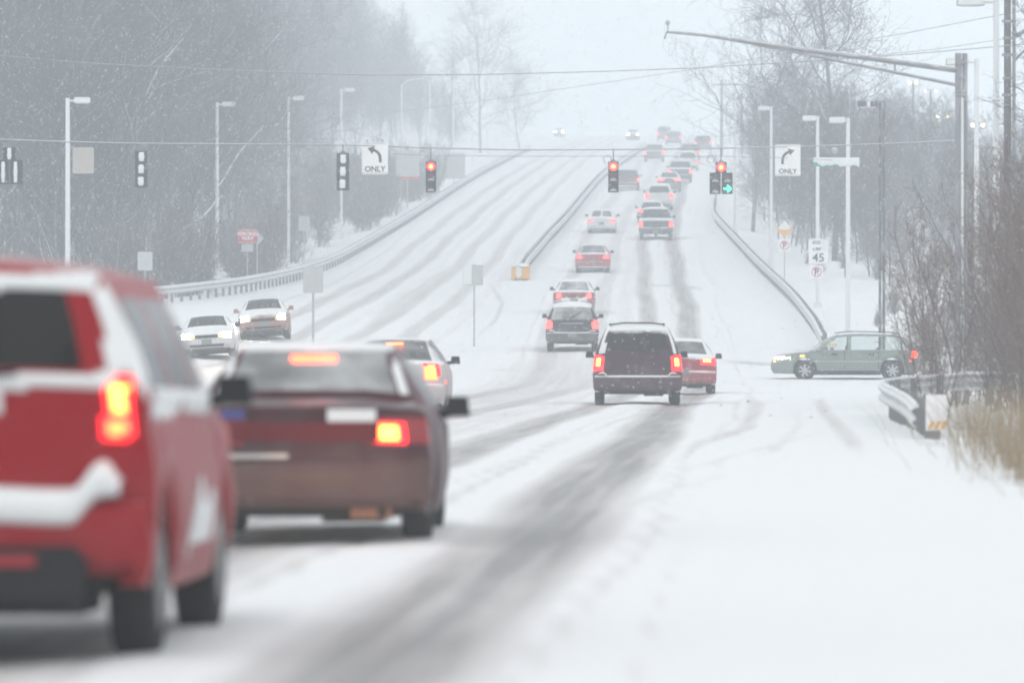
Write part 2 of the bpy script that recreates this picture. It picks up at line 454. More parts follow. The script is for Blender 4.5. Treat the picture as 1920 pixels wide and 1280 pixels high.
def road_wear_shade(X, D):
    W = np.zeros_like(X)
    def track(cx, off, w, k):
        nonlocal W
        e = np.abs(X - (cx + off + 0.08 * np.sin(D * 0.11 + off * 7) + 0.03 * np.sin(D * 0.31 + off))) / w
        W = np.maximum(W, k * np.exp(-np.clip(e, 0, 6) ** 3.4))
    cR, cL, cO, cI = (pchip(*q, D) for q in (LANE_R, LANE_L, LANE_OO, LANE_OI))
    near = 1 - smooth(60, 130, D)
    mid = smooth(150, 185, D)
    track(cR, 0.85 + 0.62 * near, 0.50 + 0.06 * near, 0.95)
    track(cR, -0.85 + 0.15 * near, 0.44, 0.85)
    track(cR, 0.0, 0.9, 0.18 - 0.06 * near)
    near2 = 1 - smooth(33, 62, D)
    track(cR, -0.75, 1.05, 0.92 * near2)  # wet slush plus the shade under the near cars, painted as one band
    for off, w, k in ((-1.75, .07, .45), (-1.45, .10, .35), (0.12, .06, .4), (0.35, .09, .45), (2.25, .09, .4), (2.6, .06, .3), (-2.6, .12, .4), (3.4, .05, .18), (4.3, .07, .16)):
        track(cR, off, w, k)
    for off, w, k in ((-1.7, .10, .4), (1.6, .08, .35), (0.2, .07, .3), (-2.2, .06, .3)):
        track(cL, off, w, k); track(cO, off, w, k * .9 * smooth(150, 190, D)); track(cI, off, w, k * .9 * smooth(150, 190, D))
    track(cL, 0.9, 0.50, 0.72 * (1 - 0.25 * mid)); track(cL, -0.9, 0.50, 0.78 * (1 - 0.2 * mid)); track(cL, 0, 1.3, 0.30)
    track(cL, 1.9, 0.4, 0.32 * mid)
    track(cL, 0.2, 1.9, 0.40 * (1 - mid)); track(cR, -1.9, 0.8, 0.34 * (1 - mid) * (1 - near2))
    o = smooth(150, 190, D)
    track(cO, 0.8, 0.42, 0.70 * o); track(cO, -0.8, 0.42, 0.66 * o); track(cO, 0, 1.2, 0.26 * o)
    track(cI, 0.8, 0.42, 0.62 * o); track(cI, -0.8, 0.42, 0.66 * o); track(cI, 0, 1.2, 0.22 * o)
    track(cI, 2.0, 0.35, 0.32 * o); track(cO, -2.1, 0.16, 0.45 * o * (1 - smooth(330, 420, D)))
    track(cO, 1.8, 0.3, 0.26 * o)
    # the turning area of the junction is churned grey
    W = np.maximum(W, 0.20 * np.exp(-((D - 165) / 22) ** 2) * (0.7 + 0.5 * wob(X, D * 0.25, 0.9)))
    W = np.maximum(W, 0.52 * np.exp(-((X - (cL - 0.4)) / 2.2) ** 2) * smooth(95, 130, D) * (1 - smooth(185, 215, D)))
    for pts, w, k in CURVES:
        best = np.full(X.shape, 9e9); frac = np.zeros(X.shape); ns = len(pts) - 1
        for si, ((x0, d0), (x1, d1)) in enumerate(zip(pts[:-1], pts[1:])):
            sel = (D > min(d0, d1) - 4) & (D < max(d0, d1) + 4)
            if not sel.any(): continue
            xs, ds = X[sel], D[sel]
            vx, vd = x1 - x0, d1 - d0
            t = np.clip(((xs - x0) * vx + (ds - d0) * vd) / (vx * vx + vd * vd + 1e-9), 0, 1)
            q = (xs - x0 - t * vx) ** 2 + (ds - d0 - t * vd) ** 2
            cl = q < best[sel]; fs = frac[sel]; fs[cl] = ((si + t) / ns)[cl]; frac[sel] = fs
            best[sel] = np.minimum(best[sel], q)
        W = np.maximum(W, k * smooth(0.0, 0.4, frac) * (1 - 0.8 * smooth(0.8, 1.0, frac)) * np.exp(-np.clip(np.sqrt(best) / w, 0, 6) ** 2.4))
    return np.clip(W, 0, 1)

def road_material():
    m, n, l, b = new_mat('snowy_road')
    at = n.new('ShaderNodeAttribute'); at.attribute_name = 'wear_shade'
    tc = n.new('ShaderNodeTexCoord')
    mp = n.new('ShaderNodeMapping'); mp.inputs['Scale'].default_value = (1.0, 0.16, 1.0)   # drawn out along the road
    l.new(tc.outputs['Object'], mp.inputs['Vector'])
    a = n.new('ShaderNodeTexNoise'); a.inputs['Scale'].default_value = 1.6; a.inputs['Detail'].default_value = 8; a.inputs['Roughness'].default_value = 0.62
    l.new(mp.outputs['Vector'], a.inputs['Vector'])
    au = n.new('ShaderNodeAttribute'); au.attribute_name = 'lane_u'
    sx = n.new('ShaderNodeSeparateXYZ'); l.new(tc.outputs['Object'], sx.inputs[0])
    cu = n.new('ShaderNodeCombineXYZ'); mu = n.new('ShaderNodeMath'); mu.operation = 'MULTIPLY'; l.new(sx.outputs['Y'], mu.inputs[0]); mu.inputs[1].default_value = 0.016
    l.new(au.outputs['Fac'], cu.inputs['X']); l.new(mu.outputs[0], cu.inputs['Y'])
    st = n.new('ShaderNodeTexNoise'); st.inputs['Scale'].default_value = 5.5; st.inputs['Detail'].default_value = 7; st.inputs['Roughness'].default_value = 0.6
    l.new(cu.outputs[0], st.inputs['Vector'])
    av = n.new('ShaderNodeMath'); av.operation = 'MULTIPLY_ADD'; l.new(a.outputs['Fac'], av.inputs[0]); av.inputs[1].default_value = 0.35; l.new(st.outputs['Fac'], av.inputs[2])
    wm = n.new('ShaderNodeMath'); wm.operation = 'MULTIPLY_ADD'; l.new(at.outputs['Fac'], wm.inputs[0]); wm.inputs[1].default_value = 0.75; wm.inputs[2].default_value = 0.30
    c0 = n.new('ShaderNodeMath'); c0.operation = 'SUBTRACT'; l.new(av.outputs[0], c0.inputs[0]); c0.inputs[1].default_value = 0.675
    c = n.new('ShaderNodeMath'); c.operation = 'MULTIPLY'; l.new(c0.outputs[0], c.inputs[0]); l.new(wm.outputs[0], c.inputs[1])
    s = n.new('ShaderNodeMath'); s.operation = 'MULTIPLY_ADD'; l.new(at.outputs['Fac'], s.inputs[0]); s.inputs[1].default_value = 1.0; l.new(c.outputs[0], s.inputs[2])
    cr = n.new('ShaderNodeValToRGB')
    e = cr.color_ramp.elements
    e[0].position = 0.0; e[0].color = (*SNOW, 1)
    e[1].position = 1.0; e[1].color = (0.22, 0.22, 0.225, 1)
    for p, col in ((0.22, (0.72, 0.735, 0.75)), (0.5, (0.56, 0.56, 0.565)), (0.75, (0.43, 0.425, 0.43))):
        k = e.new(p); k.color = (*col, 1)
    l.new(s.outputs[0], cr.inputs['Fac'])
    # brownish slush in the most driven places
    b2 = n.new('ShaderNodeTexNoise'); b2.inputs['Scale'].default_value = 0.25; l.new(mp.outputs['Vector'], b2.inputs['Vector'])
    tint = n.new('ShaderNodeMix'); tint.data_type = 'RGBA'; tint.blend_type = 'MULTIPLY'
    tf = n.new('ShaderNodeMath'); tf.operation = 'MULTIPLY'; l.new(b2.outputs['Fac'], tf.inputs[0]); l.new(at.outputs['Fac'], tf.inputs[1])
    l.new(tf.outputs[0], tint.inputs['Factor']); l.new(cr.outputs['Color'], tint.inputs['A']); tint.inputs['B'].default_value = (1.0, 0.96, 0.90, 1)
    l.new(tint.outputs['Result'], b.inputs['Base Color'])
    rr = n.new('ShaderNodeMapRange'); rr.inputs['To Min'].default_value = 0.8; rr.inputs['To Max'].default_value = 0.5
    l.new(s.outputs[0], rr.inputs['Value']); l.new(rr.outputs['Result'], b.inputs['Roughness'])
    b.inputs['Specular IOR Level'].default_value = 0.3
    f = n.new('ShaderNodeTexNoise'); f.inputs['Scale'].default_value = 5; f.inputs['Detail'].default_value = 8
    l.new(tc.outputs['Object'], f.inputs['Vector'])
    bp = n.new('ShaderNodeBump'); bp.inputs['Strength'].default_value = 0.35; bp.inputs['Distance'].default_value = 0.06
    l.new(f.outputs['Fac'], bp.inputs['Height']); l.new(bp.outputs['Normal'], b.inputs['Normal'])
    return m

def grid_faces(nr, nc):
    i = np.arange((nr - 1) * nc).reshape(nr - 1, nc)[:, :-1]
    return np.stack([i, i + 1, i + nc + 1, i + nc], -1).reshape(-1, 4)

def shift(d): return np.interp(d, [0, 300, 1000], [0, 0, 24.0])

ds = [8.0]
while ds[-1] < 1000: ds.append(ds[-1] + max(0.5, ds[-1] * 0.006))
ds = np.array(ds)
offs = np.arange(-26, 20.01, 0.13)
D_, O_ = np.meshgrid(ds, offs, indexing='ij')
X_ = O_ + shift(D_)
wear_shade = road_wear_shade(X_, D_)
inside = smooth(-26, -24, O_) * (1 - smooth(17.5, 20, O_))
Z_ = T(X_, D_) + 0.045 * (1 - wear_shade) * (1 + 0.5 * wob(X_, D_, 1.3)) - 0.20 * (1 - inside)
road_me = mesh_np('road', np.stack([X_, D_, Z_], -1), grid_faces(*X_.shape), True)
at = road_me.attributes.new('wear_shade', 'FLOAT', 'POINT')
at.data.foreach_set('value', wear_shade.astype(np.float32).ravel())
au = road_me.attributes.new('lane_u', 'FLOAT', 'POINT')
au.data.foreach_set('value', (X_ - np.where(X_ < pchip(*LANE_L, D_) - 3.0, pchip(*LANE_OI, D_), pchip(*LANE_R, D_))).astype(np.float32).ravel())
tag(link('road', road_me, road_material()), kind='structure')

gx = np.concatenate([np.linspace(-700, -60, 24), np.arange(-58, 60, 1.0), np.linspace(60, 700, 24)])
gd = np.concatenate([np.linspace(-150, 0, 8), np.arange(4, 420, 2.0), np.arange(424, 1000, 6.0), np.linspace(1010, 1900, 30)])
GD, GX = np.meshgrid(gd, gx, indexing='ij')
so = GX - shift(GD)
under = smooth(-25.5, -24, so) * (1 - smooth(17.5, 19, so)) * (GD > 9) * (GD < 990)
GZ = T(GX, GD) - 0.35 * under
tag(link('ground', mesh_np('ground', np.stack([GX, GD, GZ], -1), grid_faces(*GX.shape), True), M_SNOW), kind='structure')

# ------------------------------------------------------------------ guard rails
WBEAM = [(0.0, 0.0), (-0.035, 0.015), (-0.08, 0.05), (-0.08, 0.085), (-0.03, 0.13), (-0.01, 0.155), (-0.03, 0.18), (-0.08, 0.225), (-0.08, 0.26), (-0.035, 0.295), (0.0, 0.31)]

def sweep_rail(path, side, lift):
    """corrugated beam, path of (x, d); side = +1 when its face looks to +x"""
    V = []; n = len(WBEAM)
    P = np.array(path)
    tn = np.gradient(P, axis=0); tn /= np.linalg.norm(tn, axis=1)[:, None]
    nm = np.stack([tn[:, 1], -tn[:, 0]], 1) * side
    for i in range(len(P)):
        z = Tf(P[i, 0], P[i, 1])
        for a, h in WBEAM + [(p[0] + 0.012, p[1]) for p in reversed(WBEAM)]:
            V.append((P[i, 0] - nm[i, 0] * a, P[i, 1] - nm[i, 1] * a, z + lift(P[i, 1]) + h))
    m = 2 * n
    F = [(i * m + k, i * m + (k + 1) % m, (i + 1) * m + (k + 1) % m, (i + 1) * m + k) for i in range(len(P) - 1) for k in range(m)]
    mb = MB(); mb.v = V; mb.f = F + [tuple(range(m)), tuple(reversed(range((len(P) - 1) * m, len(P) * m)))]
    return mb, nm

def resample(path, step):
    P = np.array(path, float)
    s = np.concatenate([[0], np.cumsum(np.linalg.norm(np.diff(P, axis=0), axis=1))])
    q = np.arange(0, s[-1], step)
    return np.stack([pchip(s, P[:, 0], q), pchip(s, P[:, 1], q)], 1)

post_me = MB().box((0, 0, 0.40), (0.10, 0.11, 0.80)).mesh('post')
block_me = None
def guard_rail(path, side, label, double=False, post_step=1.905, lift=None, max_posts=290, beam_mat=None):
    lift = lift or (lambda d: 0.42)
    P = resample(path, 2.0)
    root = empty('guard_rail', (0, 0, 0))
    for s in ((side, -side) if double else (side,)):
        off = 0.16
        tn = np.gradient(P, axis=0); tn /= np.linalg.norm(tn, axis=1)[:, None]
        nm = np.stack([tn[:, 1], -tn[:, 0]], 1) * s
        Q = P + nm * off
        mb, _ = sweep_rail(Q, s, lift)
        mb.obj('rail_beam', beam_mat or M_GALV, root, True, 60)
        cap = MB()
        cap.tube([(q[0] - 0.0 * nn[0], q[1], Tf(q[0], q[1]) + lift(q[1]) + 0.325 + 0.012 * wob(q[0] * 3, q[1])) for q, nn in zip(Q, nm)], 0.035, 6)
        cap.obj('snow_cap', M_SNOWCAP, root, True)
    S = resample(path, post_step)
    tn = np.gradient(S, axis=0)
    if len(post_me.materials) == 0: post_me.materials.append(M_GALV_DARK)
    for q, t in list(zip(S, tn))[:max_posts]:
        o = bpy.data.objects.new('post', post_me); COL.objects.link(o); o.parent = root
        o.location = (q[0], q[1], Tf(q[0], q[1]) - 0.05 - (0.42 - lift(q[1])))
        o.rotation_euler = (0, 0, -math.atan2(t[0], t[1]))
    return tag(root, label, 'guardrail')

dl = np.concatenate([np.arange(214, 300, 6.0), np.arange(300, 640, 12.0)])
guard_rail([(XL(d), d) for d in dl], 1, 'long snow-topped steel guardrail along the wooded side of the road uphill')
dr = np.concatenate([np.arange(197, 300, 6.0), np.arange(300, 560, 12.0)])
guard_rail([(XR(d), d) for d in dr], -1, 'steel guardrail curving uphill on the outer side of the queue of cars')
MED = [(0.45, 279.5), (0.7, 290), (1.35, 308), (2.0, 325), (3.3, 357), (5.2, 410), (7.6, 478), (10.2, 540), (12.6, 592), (15.5, 660)]
guard_rail(MED, 1, 'double-sided median guardrail running up the middle of the hill road', double=True, post_step=1.905)
NR = [(5.85, 80.0), (6.15, 86), (6.35, 92), (6.6, 98.5), (7.0, 104), (8.2, 108.5), (10.5, 111), (14, 112)]
guard_rail(NR, -1, 'short snow-caked guardrail at the corner beside the bare shrubs', lift=lambda d: float(np.interp(d, [80, 92, 106], [0.17, 0.30, 0.38])), beam_mat=snowed('snow_caked_steel', (0.42, 0.44, 0.46), 0.6, 0.1, up=0.3, patch=0.9, patch_scale=1.6))

# crash cushion at the median nose
cc = empty('crash_cushion', (0.42, 277.6, Tf(0.42, 277.6)))
MB().box((0, 0, 0.42), (0.92, 0.30, 0.62)).obj('nose_panel', M_SIGN_YELLOW, cc)
MB().box((0, 1.0, 0.40), (0.74, 1.7, 0.56)).obj('cushion_body', M_GALV_DARK, cc)
MB().box((-0.25, 0.3, 0.05), (0.12, 0.5, 0.16)).box((0.25, 0.3, 0.05), (0.12, 0.5, 0.16)).obj('foot_plate', M_GALV_DARK, cc)
sm = MB()
for i in range(7):
    for j in range(4):
        pass
bm_v = []; nn, mm = 13, 9
for i in range(nn):
    for j in range(mm):
        u, v = i / (nn - 1) * 2 - 1, j / (mm - 1) * 2 - 1
        h = (1 - abs(u) ** 4) * (1 - abs(v) ** 4)
        bm_v.append((u * 0.48, 0.85 + v * 1.1, 0.72 + 0.14 * h + 0.03 * math.sin(5 * u + 3 * v)))
link('snow_cap', mesh_np('snow_cap', bm_v, grid_faces(nn, mm), True), M_SNOWCAP, cc)
fm = MB()
for i in range(6):
    x0 = -0.2 + 0.11 * math.sin(i * 2.1)
    fm.lathe([(-0.01, 0.001), (0.0, 0.12), (0.03, 0.001)], 'y', (x0 * 0.5, -0.17, 0.28 + 0.07 * i), 8)
fm.obj('stuck_snow', M_SNOWCAP, cc, True)
tag(cc, 'yellow snow-capped crash cushion at the nose of the median guardrail', 'crash cushion')

# object markers at the rail ends
def marker(x, d, w, h, z0, label):
    root = empty('object_marker', (x, d, Tf(x, d)))
    MB().box((0, 0, z0 + h / 2), (w, 0.03, h)).obj('panel', M_SIGN_WHITE, root)
    for i in range(3):
        c = -w / 2 + w * (0.2 + 0.3 * i)
        MB().prism([(c - 0.035, z0 + 0.02), (c + 0.02, z0 + 0.02), (c + 0.075, z0 + 0.13), (c + 0.02, z0 + 0.13)], -0.022, -0.017).obj('stripe', M_SIGN_YELLOW, root)
    MB().box((0, 0.05, (z0 + 0.1) / 2 - 0.05), (w * 0.42, 0.07, z0 + 0.1)).obj('post', M_GALV_DARK, root)
    return tag(root, label, 'marker')
marker(5.92, 79.4, 0.29, 0.50, 0.16, 'white snow-plastered marker panel on the end of the guardrail by the shrubs')
marker(float(XR(197)) + 0.15, 196.4, 0.34, 0.55, 0.35, 'small white marker panel at the rail end behind the green wagon')

# ------------------------------------------------------------------ trees and shrubs
def seg_mesh(name, S, n):
    """S rows: p0(3) p1(3) r0 r1"""
    S = np.asarray(S, float)
    P0, P1, r0, r1 = S[:, 0:3], S[:, 3:6], S[:, 6], S[:, 7]
    t = P1 - P0; t /= np.linalg.norm(t, axis=1)[:, None] + 1e-9
    ref = np.where(np.abs(t[:, 2:3]) > 0.9, np.array([[1.0, 0, 0]]), np.array([[0, 0, 1.0]]))
    u = np.cross(t, ref); u /= np.linalg.norm(u, axis=1)[:, None]
    w = np.cross(u, t)
    V = np.zeros((len(S), 2 * n, 3))
    for k in range(n):
        a = 2 * math.pi * k / n
        dv = u * math.cos(a) + w * math.sin(a)
        V[:, k] = P0 + dv * r0[:, None]
        V[:, n + k] = P1 + dv * r1[:, None]
    base = (np.arange(len(S)) * 2 * n)[:, None]
    F = np.concatenate([base + np.array([[k, (k + 1) % n, n + (k + 1) % n, n + k]]) for k in range(n)], 0)
    return mesh_np(name, V, F, n > 3)

def grow(seed, h, r, spread=0.6, limbs=14, sub=(7, 5, 3), first=0.25, up=0.25, droop=0.0, wander=0.10, twig_r=0.007, lean=0.0, limb_len=0.42):
    rg = random.Random(seed)
    thick, fine = [], []
    def rv(k): return Vector((rg.gauss(0, k), rg.gauss(0, k), rg.gauss(0, k)))
    def walk(p, d, L, r0, level):
        n = (9, 6, 4, 3, 2)[level]
        path = [(p.copy(), r0)]
        end = 0.28 if level == 0 else 0.35
        for i in range(n):
            d = (d + rv(wander * (0.5 if level == 0 else 1.2)) + Vector((0, 0, (up if level < 3 else up * 0.3) * 0.3 - droop * 0.3 * (level > 1)))).normalized()
            q = p + d * (L / n)
            ra = r0 * (1 - (1 - end) * i / n); rb = r0 * (1 - (1 - end) * (i + 1) / n)
            ra = max(ra, twig_r * 0.8); rb = max(rb, twig_r * 0.7)
            (thick if level < 2 else fine).append((*p, *q, ra, rb) + (level,))
            p = q; path.append((p.copy(), rb))
        return path, d
    def child(path, level, k, L, first):
        for i in range(k):
            f = first + (1 - first) * (i + rg.random() * 0.8) / k
            f = min(f, 0.985) * (len(path) - 1)
            a = int(f); t = f - a
            p = path[a][0].lerp(path[a + 1][0], t)
            ax = (path[a + 1][0] - path[a][0]).normalized()
            az = rg.random() * 2 * math.pi
            u = ax.orthogonal().normalized(); w = ax.cross(u)
            ang = spread * rg.uniform(0.7, 1.35)
            d = (ax * math.cos(ang) + (u * math.cos(az) + w * math.sin(az)) * math.sin(ang)).normalized()
            taper = 1 - 0.55 * (f / (len(path) - 1))
            l2 = L * rg.uniform(0.65, 1.2) * (taper if level == 1 else 1)
            rr = min(path[a][1] * 0.62, r * (0.5, 0.34, 0.14, 0.06, 0.04)[level]) if level < 3 else twig_r * (1.5 if level == 3 else 1.0)
            pp, _ = walk(p, d, l2, max(rr, twig_r), level)
            if level < 4 and level - 1 < len(sub):
                child(pp, level + 1, sub[level - 1], l2 * (0.55, 0.5, 0.5, 0.5)[level - 1], 0.2)
    tp, _ = walk(Vector((0, 0, -0.3)), Vector((lean, 0, 1)).normalized(), h, r, 0)
    child(tp, 1, limbs, h * limb_len, first)
    return thick, fine

def tree_meshes(nm, thick, fine, m1, m2):
    a = seg_mesh(nm + '_trunk', [s[:8] for s in thick], 5); a.materials.append(m1)
    b = seg_mesh(nm + '_crown', [s[:8] for s in fine], 3); b.materials.append(m2)
    return a, b

WOOD = [tree_meshes('wood%d' % i, *grow(100 + i, 16, 0.085, spread=0.66, limbs=26, sub=(7, 5, 3), first=0.04, up=0.32, wander=0.15, twig_r=0.008), M_BARK, M_TWIG) for i in range(4)]
SPREAD = [tree_meshes('spread%d' % i, *grow(200 + i, 15, 0.15, spread=0.80, limbs=20, sub=(8, 6, 3), first=0.12, up=0.30, wander=0.17, twig_r=0.0075, limb_len=0.58), M_BARK, M_TWIG) for i in range(3)]
LOW = [tree_meshes('low%d' % i, *grow(300 + i, 8, 0.05, spread=0.66, limbs=20, sub=(7, 5, 3), first=0.02, up=0.4, wander=0.16, twig_r=0.0075), M_BARK, M_TWIG_DARK) for i in range(3)]

def shrub_mesh(i, h, stems, m1, m2, twig=0.005, spread=0.45):
    rg = random.Random(500 + i); T0, F0 = [], []
    for s in range(stems):
        th, fi = grow(600 + 31 * i + s, h * rg.uniform(0.6, 1.05), 0.028, spread=spread, limbs=9, sub=(5, 4), first=0.12, up=0.34, wander=0.17, twig_r=twig, limb_len=0.36)
        a, b = rg.uniform(0, 6.28), rg.uniform(0.05, 0.48)
        rot = Euler((math.sin(a) * b, math.cos(a) * b, rg.uniform(0, 6.28)))
        off = Vector((rg.gauss(0, 0.45), rg.gauss(0, 0.45), 0))
        T0.append((0, 0, -0.32, off.x, off.y, -0.30, 0.02, 0.02))
        for src, dst in ((th, T0), (fi, F0)):
            for q in src:
                p0 = Vector(q[0:3]); p0.rotate(rot); p1 = Vector(q[3:6]); p1.rotate(rot)
                dst.append((*(p0 + off), *(p1 + off), q[6], q[7]))
    return tree_meshes('shrub%d' % i, T0, F0, m1, m2)
SHRUB = [shrub_mesh(i, 5.0, 6, M_BARK_BROWN, M_TWIG_BROWN, 0.0048, 0.72) for i in range(4)]
BRUSH = [shrub_mesh(10 + i, 3.8, 12, M_BARK, M_TWIG_DARK, 0.0065, 0.6) for i in range(3)]

rnd = random.Random(7)
def plant(kind, meshes, x, d, s, rz, label, cat, group=None, tilt=0.0, sz=None):
    root = empty(kind, (x, d, Tf(x, d) - 0.05))
    root.rotation_euler = (tilt * rnd.uniform(-1, 1), tilt * rnd.uniform(-1, 1), rz)
    root.scale = (s, s, sz or s)
    for nm, me in zip(('stems' if 'shrub' in kind else 'trunk', 'crown'), meshes):
        o = bpy.data.objects.new(nm, me); COL.objects.link(o); o.parent = root
    return tag(root, label, cat, group)

CLEAR = [((a - 960.0) / FPX, dd_ + 3, w_) for a, dd_, w_ in ((127, 215, .0016), (407, 262, .0034), (541, 300, .0030), (640, 345, .0030), (464, 255, .0030), (272, 232, .0030), (570, 305, .0022), (764, 400, .0026), (851, 432, .0026),
          (1590, 215, .003), (1533, 245, .003), (1446, 290, .0028), (1378, 340, .0028), (1471, 262, .0024), (1650, 205, .002))]
def blocked(x, d, k=1.0): return any(abs(x / d - a) < w_ * k and d < dd_ for a, dd_, w_ in CLEAR)
LW = 'bare grey tree in the dense wood beyond the long guardrail'
n_wood = 0
for k in range(4000):
    d = 234 + 520 * rnd.random() ** (1.2 if k % 3 else 2.8)
    x = float(XL(d)) - 3.5 - 38 * rnd.random() ** 1.1
    if abs(x) > 0.092 * d + 4: continue
    if blocked(x, d, 3.2): continue
    e = float(XL(d)) - x
    p = (x / d) * FPX + 960
    ty = np.interp(p, [0, 400, 600, 660, 720, 800, 850], [-150, -110, -40, 10, 45, 130, 190])
    h = min(max(pz(ty, d) - Tf(x, d), 6.0), 23.0) * rnd.uniform(0.78, 1.04)
    if p > 850 or d < np.interp(p, [380, 480, 560, 640, 720, 800], [234, 320, 410, 500, 580, 620]): continue
    plant('bare_tree', WOOD[n_wood % 4], x, d, h / 16, rnd.uniform(0, 6.28), LW, 'tree', 'bare trees of the roadside wood', 0.17)
    n_wood += 1
    if n_wood >= 230: break
for k in range(150):
    d = 226 + 230 * rnd.random(); x = float(XL(d)) - 1.9 - 13 * rnd.random() ** 1.5
    if abs(x) > 0.092 * d + 3 or blocked(x, d, 1.2): continue
    plant('thicket_shrub', BRUSH[k % 3], x, d, rnd.uniform(0.6, 1.25), rnd.uniform(0, 6.28), 'leafless thicket shrub at the foot of the wood behind the long guardrail', 'shrub', 'thicket shrubs along the edge of the wood', 0.1)
plant('bare_tree', SPREAD[0], -3.6, 640, 1.06, 1.0, 'lone broad bare tree fading in the snow beside the upper end of the long guardrail', 'tree')
plant('bare_tree', SPREAD[1], -7.0, 660, 0.72, 2.2, 'faint lower bare tree just behind the lone broad tree uphill', 'tree')
plant('bare_tree', SPREAD[2], 0.9, 650, 0.62, 4.2, 'faint small bare tree closest to the road at the top of the wood', 'tree')
# right side
plant('bare_tree', SPREAD[1], 17.0, 300, 1.2, 0.4, 'tall bare spreading tree rising behind the right-turn sign', 'tree')
plant('bare_tree', SPREAD[2], 14.9, 352, 0.92, 2.6, 'bare spreading tree whose thin branches reach over the uphill queue', 'tree')
n_r = 0
for k in range(600):
    d = rnd.uniform(262, 420); x = float(XR(d)) + 2.8 + 18 * rnd.random() ** 1.2
    if x > 0.092 * d + 3 or blocked(x, d): continue
    plant('bare_tree', (LOW + WOOD)[n_r % 7], x, d, rnd.uniform(0.70, 1.12) * (1.0 if n_r % 7 < 3 else 0.52) * float(np.interp(x / d, [0.04, 0.065, 0.085], [1.0, 0.95, 0.75])), rnd.uniform(0, 6.28), 'low bare tree in the grey grove behind the street lamps and the speed limit sign', 'tree', 'grove trees behind the street lamps', 0.08)
    n_r += 1
    if n_r >= 120: break
n_r = 0
for k in range(200):
    d = rnd.uniform(200, 330); x = float(XR(d)) + 2.4 + 12 * rnd.random()
    if x > 0.092 * d + 2: continue
    plant('thicket_shrub', BRUSH[k % 3], x, d, rnd.uniform(0.16, 0.36) + (0.22 if x > float(XR(d)) + 6 else 0), rnd.uniform(0, 6.28), 'small leafless shrub poking through the snowbank behind the green wagon', 'shrub', 'shrubs on the snowbank', 0.1)
    n_r += 1
    if n_r >= 60: break
# near shrubs on the right verge
for i, (x, d, s, z) in enumerate([(9.0, 114, 0.66, 0.72), (9.5, 110, 0.85, 0.92), (10.2, 117, 0.9, 1.05), (9.0, 100, 0.62, 0.74), (9.5, 102, 0.85, 0.98), (10.5, 111, 1.0, 1.15), (8.9, 93, 0.7, 0.88),
                               (8.0, 88, 0.52, 0.62), (8.4, 84, 0.65, 0.82), (7.8, 79, 0.55, 0.75), (7.3, 74, 0.45, 0.6), (11.2, 122, 1.0, 1.1), (9.9, 97, 0.85, 1.05), (8.9, 88, 0.75, 0.95), (10.6, 127, 0.8, 0.8), (11.9, 130, 1.0, 1.0), (9.3, 106, 0.6, 0.85), (9.9, 106, 0.8, 1.0), (9.2, 96, 0.6, 0.9), (8.5, 91, 0.5, 0.75), (8.7, 83, 0.7, 0.9), (8.1, 77, 0.6, 0.8), (10.1, 104, 0.9, 1.1), (9.6, 92, 0.8, 1.0), (7.6, 72, 0.5, 0.7), (10.9, 116, 0.9, 1.0), (8.5, 118, 0.55, 0.8), (9.0, 121, 0.62, 0.95)]):
    plant('bare_shrub', SHRUB[i % 4], x, d, s, rnd.uniform(0, 6.28), 'brown many-stemmed leafless shrub in the thicket at the near roadside', 'shrub', 'roadside shrubs by the short guardrail', 0.06, z)
for k in range(8):
    d = rnd.uniform(72, 126); pxx = rnd.uniform(1765, 1965)
    if pxx < 1800 and d < 85: continue
    k_ = float(np.interp(pxx, [1765, 1900], [0.55, 0.95])) * rnd.uniform(0.8, 1.15)
    plant('bare_shrub', SHRUB[k % 4], px(pxx, d), d, k_ * 0.72, rnd.uniform(0, 6.28), 'brown many-stemmed leafless shrub in the thicket at the near roadside', 'shrub', 'roadside shrubs by the short guardrail', 0.12, k_)
for i, (x, d, s) in enumerate([(12.0, 128, 0.5)]):
    plant('bare_tree', WOOD[i], x, d, s, rnd.uniform(0, 6.28), 'slender bare tree standing among the brown shrubs at the edge of the frame', 'tree', None, 0.04)

